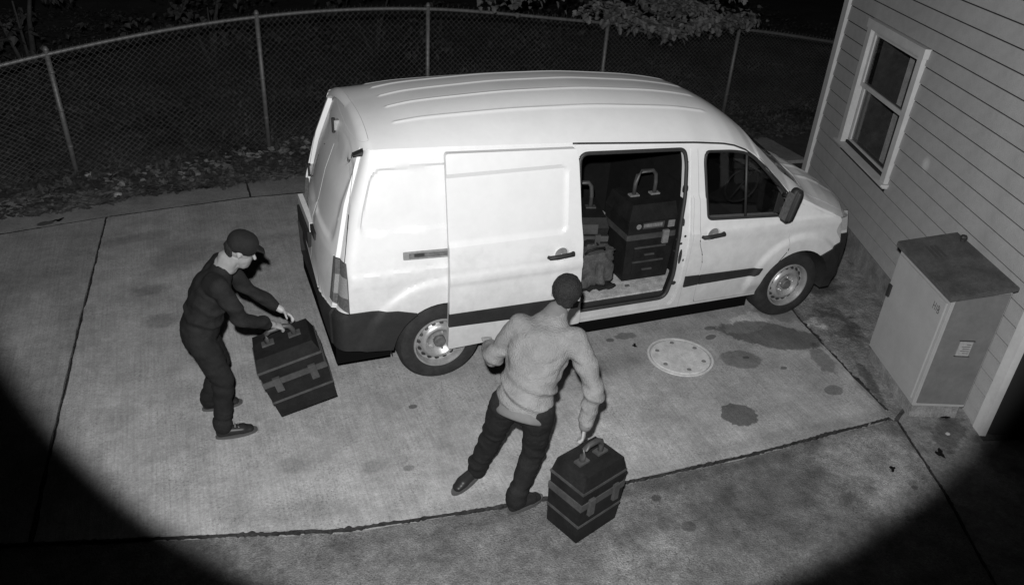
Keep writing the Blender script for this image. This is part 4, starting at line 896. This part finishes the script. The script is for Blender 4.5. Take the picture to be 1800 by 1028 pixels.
# bag
bag = thing('tool_bag', 'crumpled canvas tool bag on the van floor in front of the left toolbox', 'bag', (1.27, .245, .446), .12); bag.scale = (.9, .9, .86)
bm = B(); bmesh.ops.create_cube(bm, size=1); bmesh.ops.subdivide_edges(bm, edges=bm.edges[:], cuts=14, use_grid_fill=True)
for v in bm.verts:
    p = v.co.copy(); h = p.z + .5
    v.co = Vector((p.x * (.40 - .10 * (1 - h) + .03 * math.sin(h * 3)), p.y * (.24 - .05 * h), h * .30 + .10 + .02 * p.x))
    nn = Vector((round(p.x * 2), round(p.y * 2), 0)); f_ = abs(noise.noise(Vector((p.x * 4.5 + p.z * 1.5, p.y * 5, p.z * 2.2)))) * .07
    v.co += Vector((p.x, p.y, 0)) * 2 * (f_ - .02) * 1.3
obj('bag_body', bm, M['bag'], bag, smooth=True)
bm = B()
for s in (-1, 1): tube(bm, [(-.10, s * .05, .40), (-.08, s * .07, .44), (0, s * .08, .455), (.08, s * .07, .44), (.10, s * .05, .40)], .010, 6)
obj('bag_handle', bm, M['box'], bag, smooth=True)
bm = B(); bmesh.ops.create_grid(bm, x_segments=16, y_segments=12, size=.5)
for v in bm.verts: v.co = Vector((v.co.x * .46, v.co.y * .30, .03 + .06 * abs(noise.noise(Vector((v.co.x * 5, v.co.y * 4, 2)))) + .06 * max(0, 1 - (v.co.length * 1.9) ** 2)))
bmesh.ops.solidify(bm, geom=bm.faces[:], thickness=.01); o = obj('dust_sheet', bm, M['jacket'], smooth=True); o.location = (1.24, .30, .447); tag(o, 'dark folded cloth under the canvas bag on the van floor', 'cloth')
bm = B(); box(bm, -.05, .05, -.05, .05, 0, .02); o = obj('wood_scrap', bm, M['hub'], bevel=.003); o.location = (1.60, .19, .446); o.scale = (.35, .2, .6); tag(o, 'tiny dark chip on the van floor before the right toolbox', 'debris')

# ================================================================== PEOPLE
def limb(bm, p1, p2, a1, a2, side=(1, 0, 0), n=14, seg=5, cap=1.):
    """tapered elliptical capsule; a = (half width along side, half depth)"""
    p1, p2 = Vector(p1), Vector(p2); a1 = a1 if isinstance(a1, tuple) else (a1, a1); a2 = a2 if isinstance(a2, tuple) else (a2, a2)
    d = (p2 - p1); L_ = d.length; d.normalize(); s = Vector(side); s = s - d * s.dot(d)
    if s.length < 1e-4: s = d.orthogonal()
    s.normalize(); t = d.cross(s); rings = []
    def ring(c, w, h): rings.append([bm.verts.new(c + s * w * math.cos(2 * PI * j / n) + t * h * math.sin(2 * PI * j / n)) for j in range(n)])
    m1, m2 = min(a1) * cap, min(a2); q = 4
    for k in range(q, 0, -1): f = math.cos(PI / 2 * k / (q + .3)); ring(p1 - d * m1 * math.sin(PI / 2 * k / (q + .3)), a1[0] * f, a1[1] * f)
    for k in range(seg + 1): u = k / seg; ring(p1 + d * L_ * u, a1[0] * (1 - u) + a2[0] * u, a1[1] * (1 - u) + a2[1] * u)
    for k in range(1, q + 1): f = math.cos(PI / 2 * k / (q + .3)); ring(p2 + d * m2 * math.sin(PI / 2 * k / (q + .3)), a2[0] * f, a2[1] * f)
    for A_, B_ in zip(rings, rings[1:]):
        for j in range(n): bm.faces.new((A_[j], A_[(j + 1) % n], B_[(j + 1) % n], B_[j]))
    bm.faces.new(rings[0][::-1]); bm.faces.new(rings[-1])
def fuse(bm, vox, smooth_it=4, wr=None):
    o = bmobj(bm); md = o.modifiers.new('r', 'REMESH'); md.mode = 'VOXEL'; md.voxel_size = vox
    s = o.modifiers.new('s', 'SMOOTH'); s.iterations = smooth_it; s.factor = .6
    dg = bpy.context.evaluated_depsgraph_get(); dg.update(); me = bpy.data.meshes.new_from_object(o.evaluated_get(dg)); om = o.data
    bpy.data.objects.remove(o); bpy.data.meshes.remove(om)
    if wr:
        nrm = [v.normal.copy() for v in me.vertices]
        for v, nn in zip(me.vertices, nrm): v.co += nn * wr(v.co)
    me.shade_smooth(); return me
def hand(bm, wrist, direc, up, curl=.9, side=1, sc=1.):
    """palm and five fingers; direc = from wrist, up = back of the hand"""
    d = Vector(direc).normalized(); u = Vector(up); u = (u - d * u.dot(d)).normalized(); s = d.cross(u) * side
    w = Vector(wrist); k = sc
    limb(bm, w, w + d * .075 * k, (.027 * k, .014 * k), (.036 * k, .013 * k), s)
    for i, (off, ln) in enumerate(((-.028, .85), (-.009, .98), (.010, .93), (.028, .74))):
        b = w + d * .078 * k + s * off * k; dd = d.copy(); p = b; 
        for j, (l_, r_) in enumerate(((.036, .0095), (.024, .0085), (.020, .0075))):
            ang = curl * (.55 + .45 * j) ; dd = (d * math.cos(ang * (j + .6)) - u * math.sin(ang * (j + .6))).normalized()
            q = p + dd * l_ * ln * k; limb(bm, p, q, r_ * k, r_ * .92 * k, s, 8, 2); p = q
    b = w + d * .022 * k - s * .026 * k; p = b + (d * .5 - s * .7 - u * .35).normalized() * .036 * k; limb(bm, b, p, .012 * k, .0105 * k, s, 8, 2)
    q = p + (d * .75 + s * .15 - u * .6).normalized() * .028 * k; limb(bm, p, q, .0105 * k, .0085 * k, s, 8, 2)
def wrinkle(amp, sc, st=(1, 1, 1), seed=0):
    def f(co):
        p = Vector((co.x * st[0], co.y * st[1], co.z * st[2])) * sc + Vector((seed, seed, 0))
        return amp * (noise.noise(p) + .5 * noise.noise(p * 2.3)) - amp * .9 * max(0, .25 - abs(noise.noise(p * .8 + Vector((9, 0, 0))))) * 2
    return f
def folds(zc, zw, base, k=62, slope=22, amp=.007):
    def f(co):
        w_ = math.exp(-((co.z - zc) / zw) ** 2); ph = co.z * k + co.x * slope - co.y * 9 + 2.2 * noise.noise(co * 6)
        return base(co) + amp * w_ * (math.sin(ph) + .35 * math.sin(ph * 1.9 + 1)) 
    return f
def head_bm(bm, c, fwd, upv, r=.098):
    c = Vector(c); f = Vector(fwd).normalized(); u = Vector(upv); u = (u - f * u.dot(f)).normalized(); s = f.cross(u)
    limb(bm, c + u * .025 - f * .010, c + u * .026 + f * .012, (r * .80, r * .86), (r * .78, r * .84), s, 20)      # cranium
    limb(bm, c + u * .0 + f * .020, c - u * .070 + f * .045, (r * .66, r * .62), (r * .38, r * .32), s, 16)         # face to chin
    limb(bm, c + f * .082 + u * .005, c + f * .102 - u * .025, (.008, .008), (.014, .012), s, 8)                     # nose
    limb(bm, c + f * .070 + u * .022 - s * .04, c + f * .070 + u * .022 + s * .04, .012, .012, u, 8)                 # brow
    limb(bm, c + f * .072 - u * .048 - s * .018, c + f * .072 - u * .048 + s * .018, .009, .009, u, 8)               # lips
    for q in (-1, 1): limb(bm, c + s * q * r * .80 - f * .008 + u * .012, c + s * q * r * .80 - f * .004 - u * .022, (.006, .016), (.005, .011), s, 8)   # ears
    return f, u, s
def shoe(name, heel, toe, parent, roll=0):
    heel, toe = Vector(heel), Vector(toe); d = (toe - heel).normalized(); s = d.cross(Vector((0, 0, 1))).normalized(); u = s.cross(d)
    sh = bpy.data.objects.new('shoe', None); C.objects.link(sh); sh.parent = parent
    bm = B(); limb(bm, heel + u * .045 + d * .03, toe - d * .08 + u * .042, (.034, .038), (.043, .030), s); limb(bm, toe - d * .09 + u * .035, toe - d * .035 + u * .03, (.044, .028), (.036, .022), s)
    limb(bm, heel + u * .045 + d * .035, heel + u * .115 + d * .045, (.034, .04), (.038, .045), s)
    link('shoe_upper', fuse(bm, .008, 3), M['shoe'], sh)
    bm = B(); pr = []
    for k in range(24):
        a = 2 * PI * k / 24; L2 = (toe - heel).length / 2; wv = .040 + .008 * math.cos(a); pr.append((L2 + (L2 + .008) * math.cos(a), wv * math.sin(a)))
    prism(bm, pr, lambda a, b: heel + d * a + s * b + u * .001, lambda a, b: heel + d * a + s * b + u * .022); obj('shoe_sole', bm, M['sole'], sh)
    return sh
# ---- person by the door opening, seen from behind
P = dict(pel=(.068, -1.32, .75), hL=(-.01, -1.25, .73), hR=(.135, -1.385, .74), kL=(-.03, -1.13, .40), kR=(.150, -1.335, .41), aL=(-.095, -1.07, .115), aR=(.045, -1.375, .095), ch=(.185, -1.215, 1.06), nk=(.30, -1.135, 1.19), hd=(.385, -1.09, 1.295), sL=(.115, -1.09, 1.14), sR=(.375, -1.29, 1.12), eL=(-.02, -1.03, .90), wL=(.02, -.85, .86), eR=(.43, -1.47, .89), wR=(.355, -1.54, .70))
P = {k: Vector(v) for k, v in P.items()}
pr_ = thing('person', 'person in a grey sweatshirt and dark trousers leaning to the van, toolbox in right hand', 'person', (.0, -1.2, 0))
def sub(name, me, m, parent): 
    me.transform(Matrix.Translation(-Vector(parent.location))); return link(name, me, m, parent)
lat = (P['hR'] - P['hL']).normalized(); latS = (P['sR'] - P['sL']).normalized()
bm = B(); fw = Vector((.45, .80, -.25)); f, u, s = head_bm(bm, P['hd'], fw, (.2, .2, 1))
limb(bm, P['nk'], P['hd'] - u * .05, (.052, .056), (.048, .052), s); limb(bm, P['pel'], P['ch'], (.125, .085), (.14, .09), lat); limb(bm, P['ch'], P['nk'] - Vector((.02, 0, .02)), (.14, .09), (.06, .05), latS)
for a, b, c_ in (('sL', 'eL', 'wL'), ('sR', 'eR', 'wR')): limb(bm, P['ch'].lerp(P[a], .7), P[a], .06, .05); limb(bm, P[a], P[b], .047, .036); limb(bm, P[b], P[c_], .036, .024)
for a, b, c_ in (('hL', 'kL', 'aL'), ('hR', 'kR', 'aR')): limb(bm, P[a], P[b], .075, .052); limb(bm, P[b], P[c_], .05, .034)
GR = Vector((.345, -1.555, .648))
hand(bm, P['wR'], (GR - P['wR']) + Vector((.0, 0, -.05)), (.75, -.65, 0), 1.0, 1, .92)
hand(bm, P['wL'], (.25, .9, -.05), (0, 0, 1), .45, -1, .92)
sub('body', fuse(bm, .0072, 2), M['skin'], pr_)
bm = B(); limb(bm, P['hd'] + u * .034 - f * .016, P['hd'] + u * .036 + f * .014, (.088, .092), (.085, .088), s, 20); limb(bm, P['hd'] - f * .05, P['hd'] - f * .052 - u * .04, (.062, .045), (.05, .03), s); sub('hair', fuse(bm, .008, 2, wrinkle(.004, 40)), M['hair'], pr_)
bm = B(); hem = P['pel'] + (P['ch'] - P['pel']) * .02
limb(bm, hem - (P['ch'] - P['pel']) * .14, P['ch'], (.160, .128), (.178, .130), lat, cap=.06); limb(bm, P['ch'] - Vector((0, 0, .03)), P['nk'] - (P['nk'] - P['ch']) * .25, (.185, .12), (.11, .085), latS)
limb(bm, P['nk'] - (P['nk'] - P['ch']) * .3, P['nk'] + (P['hd'] - P['nk']) * .1, (.085, .078), (.072, .07), latS)
for a, b, c_ in (('sL', 'eL', 'wL'), ('sR', 'eR', 'wR')):
    limb(bm, P['ch'].lerp(P[a], .4) + Vector((0, 0, .01)), P[a], .090, .072); limb(bm, P[a], P[b], .072, .060); limb(bm, P[b], P[b].lerp(P[c_], .86), .062, .050)
limb(bm, hem - (P['ch'] - P['pel']) * .06, hem + (P['ch'] - P['pel']) * .1, (.171, .138), (.172, .138), lat, cap=.1)
sw = sub('sweatshirt', fuse(bm, .0095, 16, folds(1.0, .05, folds(.86, .07, wrinkle(.008, 6, (1.0, 1.0, 2.0), 3), 75, 26, .009), 45, -30, .006)), M['sweater'], pr_)
bm = B(); hv = (P['ch'] - P['pel']); limb(bm, hem - hv * .22, hem - hv * .16, (.154, .124), (.160, .130), lat, n=40, cap=.05)
sub('hem_rib', fuse(bm, .009, 3), M['sweatrib'], pr_)
for w_, e_ in (('wL', 'eL'), ('wR', 'eR')): bm = B(); limb(bm, P[e_].lerp(P[w_], .86), P[e_].lerp(P[w_], .96), .042, .040); sub('cuff', fuse(bm, .008, 2), M['sweatrib'], pr_)
bm = B(); limb(bm, P['nk'] + (P['hd'] - P['nk']) * .02, P['nk'] + (P['hd'] - P['nk']) * .20, (.078, .076), (.068, .066), latS); sub('collar', fuse(bm, .009, 3), M['sweatrib'], pr_)

bm = B(); limb(bm, P['hL'], P['hR'], (.085, .092), (.085, .092), (0, 0, 1)); limb(bm, P['pel'] - Vector((0, 0, .02)), P['pel'] + (P['ch'] - P['pel']) * .06, (.130, .095), (.125, .09), lat)
for a, b, c_ in (('hL', 'kL', 'aL'), ('hR', 'kR', 'aR')): limb(bm, P[a], P[b], .098, .072); limb(bm, P[b], P[c_] + Vector((0, 0, .0)), .072, .058); limb(bm, P[c_] + Vector((0, 0, .035)), P[c_] + Vector((0, 0, -.015)), .062, .066)
sub('trousers', fuse(bm, .0095, 4, folds(.42, .12, folds(.16, .05, wrinkle(.006, 8, (1, 1, 2.0), 5), 80, 14, .004), 55, 22, .004)), M['trousers'], pr_)
bm = B(); limb(bm, P['pel'] + (P['ch'] - P['pel']) * .10, P['pel'] + (P['ch'] - P['pel']) * .16, (.150, .108), (.150, .108), lat); sub('belt', fuse(bm, .012, 2), M['shoe'], pr_)
o = shoe('shoe', (-.045, -1.035, .045), (-.275, -1.145, .004), pr_); o.location = -Vector(pr_.location)
o = shoe('shoe', (-.005, -1.395, .002), (.235, -1.335, .004), pr_); o.location = -Vector(pr_.location)
# ---- person at the rear of the van, side view
Q = dict(pel=(-1.60, -.03, .73), hN=(-1.59, -.11, .73), hF=(-1.59, .06, .73), kN=(-1.495, -.16, .43), kF=(-1.50, .10, .44), aN=(-1.535, -.175, .10), aF=(-1.60, .13, .10), ch=(-1.485, -.02, 1.03), nk=(-1.385, -.01, 1.165), hd=(-1.29, -.01, 1.265), sN=(-1.44, -.19, 1.12), sF=(-1.41, .16, 1.11), eN=(-1.34, -.22, .90), eF=(-1.27, .15, .90), wN=(-1.155, -.10, .755), wF=(-1.08, .05, .765))
Q = {k: Vector(v) for k, v in Q.items()}
pl_ = thing('person', 'person in dark jacket, trousers and cap bending behind the van with a toolbox', 'person', (-1.55, -.02, 0))
lat = Vector((0, 1, 0)); bm = B(); f, u, s = head_bm(bm, Q['hd'], (.86, -.05, -.45), (.4, 0, 1), .096)
limb(bm, Q['nk'], Q['hd'] - u * .05, (.052, .056), (.048, .052), s); limb(bm, Q['pel'], Q['ch'], (.125, .085), (.14, .09), lat); limb(bm, Q['ch'], Q['nk'] - Vector((.02, 0, .02)), (.14, .09), (.06, .05), lat)
for a, b, c_ in (('sN', 'eN', 'wN'), ('sF', 'eF', 'wF')): limb(bm, Q['ch'].lerp(Q[a], .7), Q[a], .06, .05); limb(bm, Q[a], Q[b], .046, .035); limb(bm, Q[b], Q[c_], .035, .024)
for a, b, c_ in (('hN', 'kN', 'aN'), ('hF', 'kF', 'aF')): limb(bm, Q[a], Q[b], .075, .052); limb(bm, Q[b], Q[c_], .05, .034)
hand(bm, Q['wN'], (.6, .35, -.45), (-.2, -.4, .8), 1.0, 1, .92); hand(bm, Q['wF'], (.6, -.25, -.45), (-.2, .4, .8), 1.0, -1, .92)
sub('body', fuse(bm, .0072, 2), M['skin'], pl_)
bm = B(); limb(bm, Q['hd'] + u * .045 - f * .014, Q['hd'] + u * .046 + f * .016, (.090, .082), (.088, .080), s, 20); limb(bm, Q['hd'] + u * .052 + f * .07, Q['hd'] + u * .040 + f * .135, (.062, .010), (.045, .007), s)
sub('cap', fuse(bm, .008, 2), M['jacket'], pl_)
bm = B(); limb(bm, Q['hd'] - f * .055 + u * .0, Q['hd'] - f * .05 - u * .04, (.064, .045), (.052, .03), s); sub('hair', fuse(bm, .008, 2, wrinkle(.004, 40)), M['hair'], pl_)
bm = B(); limb(bm, Q['nk'] + u * .0, Q['nk'] + u * .045, (.068, .072), (.064, .070), s); limb(bm, Q['hd'] - u * .045 + f * .04, Q['hd'] - u * .065 + f * .045, (.062, .058), (.055, .05), s); sub('neck_scarf', fuse(bm, .009, 3, wrinkle(.006, 18)), M['mask'], pl_)
bm = B(); hem = Q['pel'] + (Q['ch'] - Q['pel']) * .08
limb(bm, hem, Q['ch'], (.152, .118), (.162, .116), lat); limb(bm, Q['ch'] - Vector((0, 0, .03)), Q['nk'] - (Q['nk'] - Q['ch']) * .25, (.165, .112), (.09, .072), lat); limb(bm, Q['nk'] - (Q['nk'] - Q['ch']) * .3, Q['nk'], (.07, .066), (.06, .06), lat)
for a, b, c_ in (('sN', 'eN', 'wN'), ('sF', 'eF', 'wF')): limb(bm, Q['ch'].lerp(Q[a], .5) + Vector((0, 0, .02)), Q[a], .08, .064); limb(bm, Q[a], Q[b], .064, .050); limb(bm, Q[b], Q[b].lerp(Q[c_], .80), .050, .038)
sub('jacket', fuse(bm, .0095, 4, folds(.88, .12, wrinkle(.007, 7, (1, 1, 2.2), 1))), M['jacket'], pl_)
bm = B(); limb(bm, Q['hN'], Q['hF'], (.088, .1), (.088, .1), (0, 0, 1)); limb(bm, Q['pel'] - Vector((0, 0, .02)), Q['pel'] + (Q['ch'] - Q['pel']) * .2, (.14, .105), (.135, .1), lat)
for a, b, c_ in (('hN', 'kN', 'aN'), ('hF', 'kF', 'aF')): limb(bm, Q[a], Q[b], .096, .070); limb(bm, Q[b], Q[c_], .070, .056); limb(bm, Q[c_] + Vector((0, 0, .035)), Q[c_] + Vector((0, 0, -.01)), .060, .062)
sub('trousers', fuse(bm, .0095, 4, folds(.42, .12, folds(.14, .05, wrinkle(.006, 8, (1, 1, 2.0), 8), 80, 14, .004), 55, 22, .004)), M['trousers'], pl_)
for a, b in (((-1.585, -.185, .002), (-1.335, -.175, .002)), ((-1.65, .135, .002), (-1.40, .15, .002))):
    o = shoe('shoe', a, b, pl_); o.location = -Vector(pl_.location)
bm = B()
for k in range(3): box(bm, -.004, .004, -.022, .022, -.002, .002, Matrix.Translation((-1.465 + .022 * k, -.178, .082 - .010 * k)) @ Matrix.Rotation(.4, 4, 'Y'))
sub('shoe_laces', bmmesh(bm), M['chrome'], pl_)
# toolboxes in hand
toolbox('dark two-tier toolbox carried by the person in the grey sweatshirt', (.375, -1.60, .045), .35, .36, .26, .30, .17, (.0, .03), label_bar=False, handle_h=.10)
toolbox('dark two-tier toolbox held up by the person behind the van', (-.975, -.02, .11), -.02, .42, .29, .33, .18, (.05, -.26), label_bar=False, handle_h=.09)
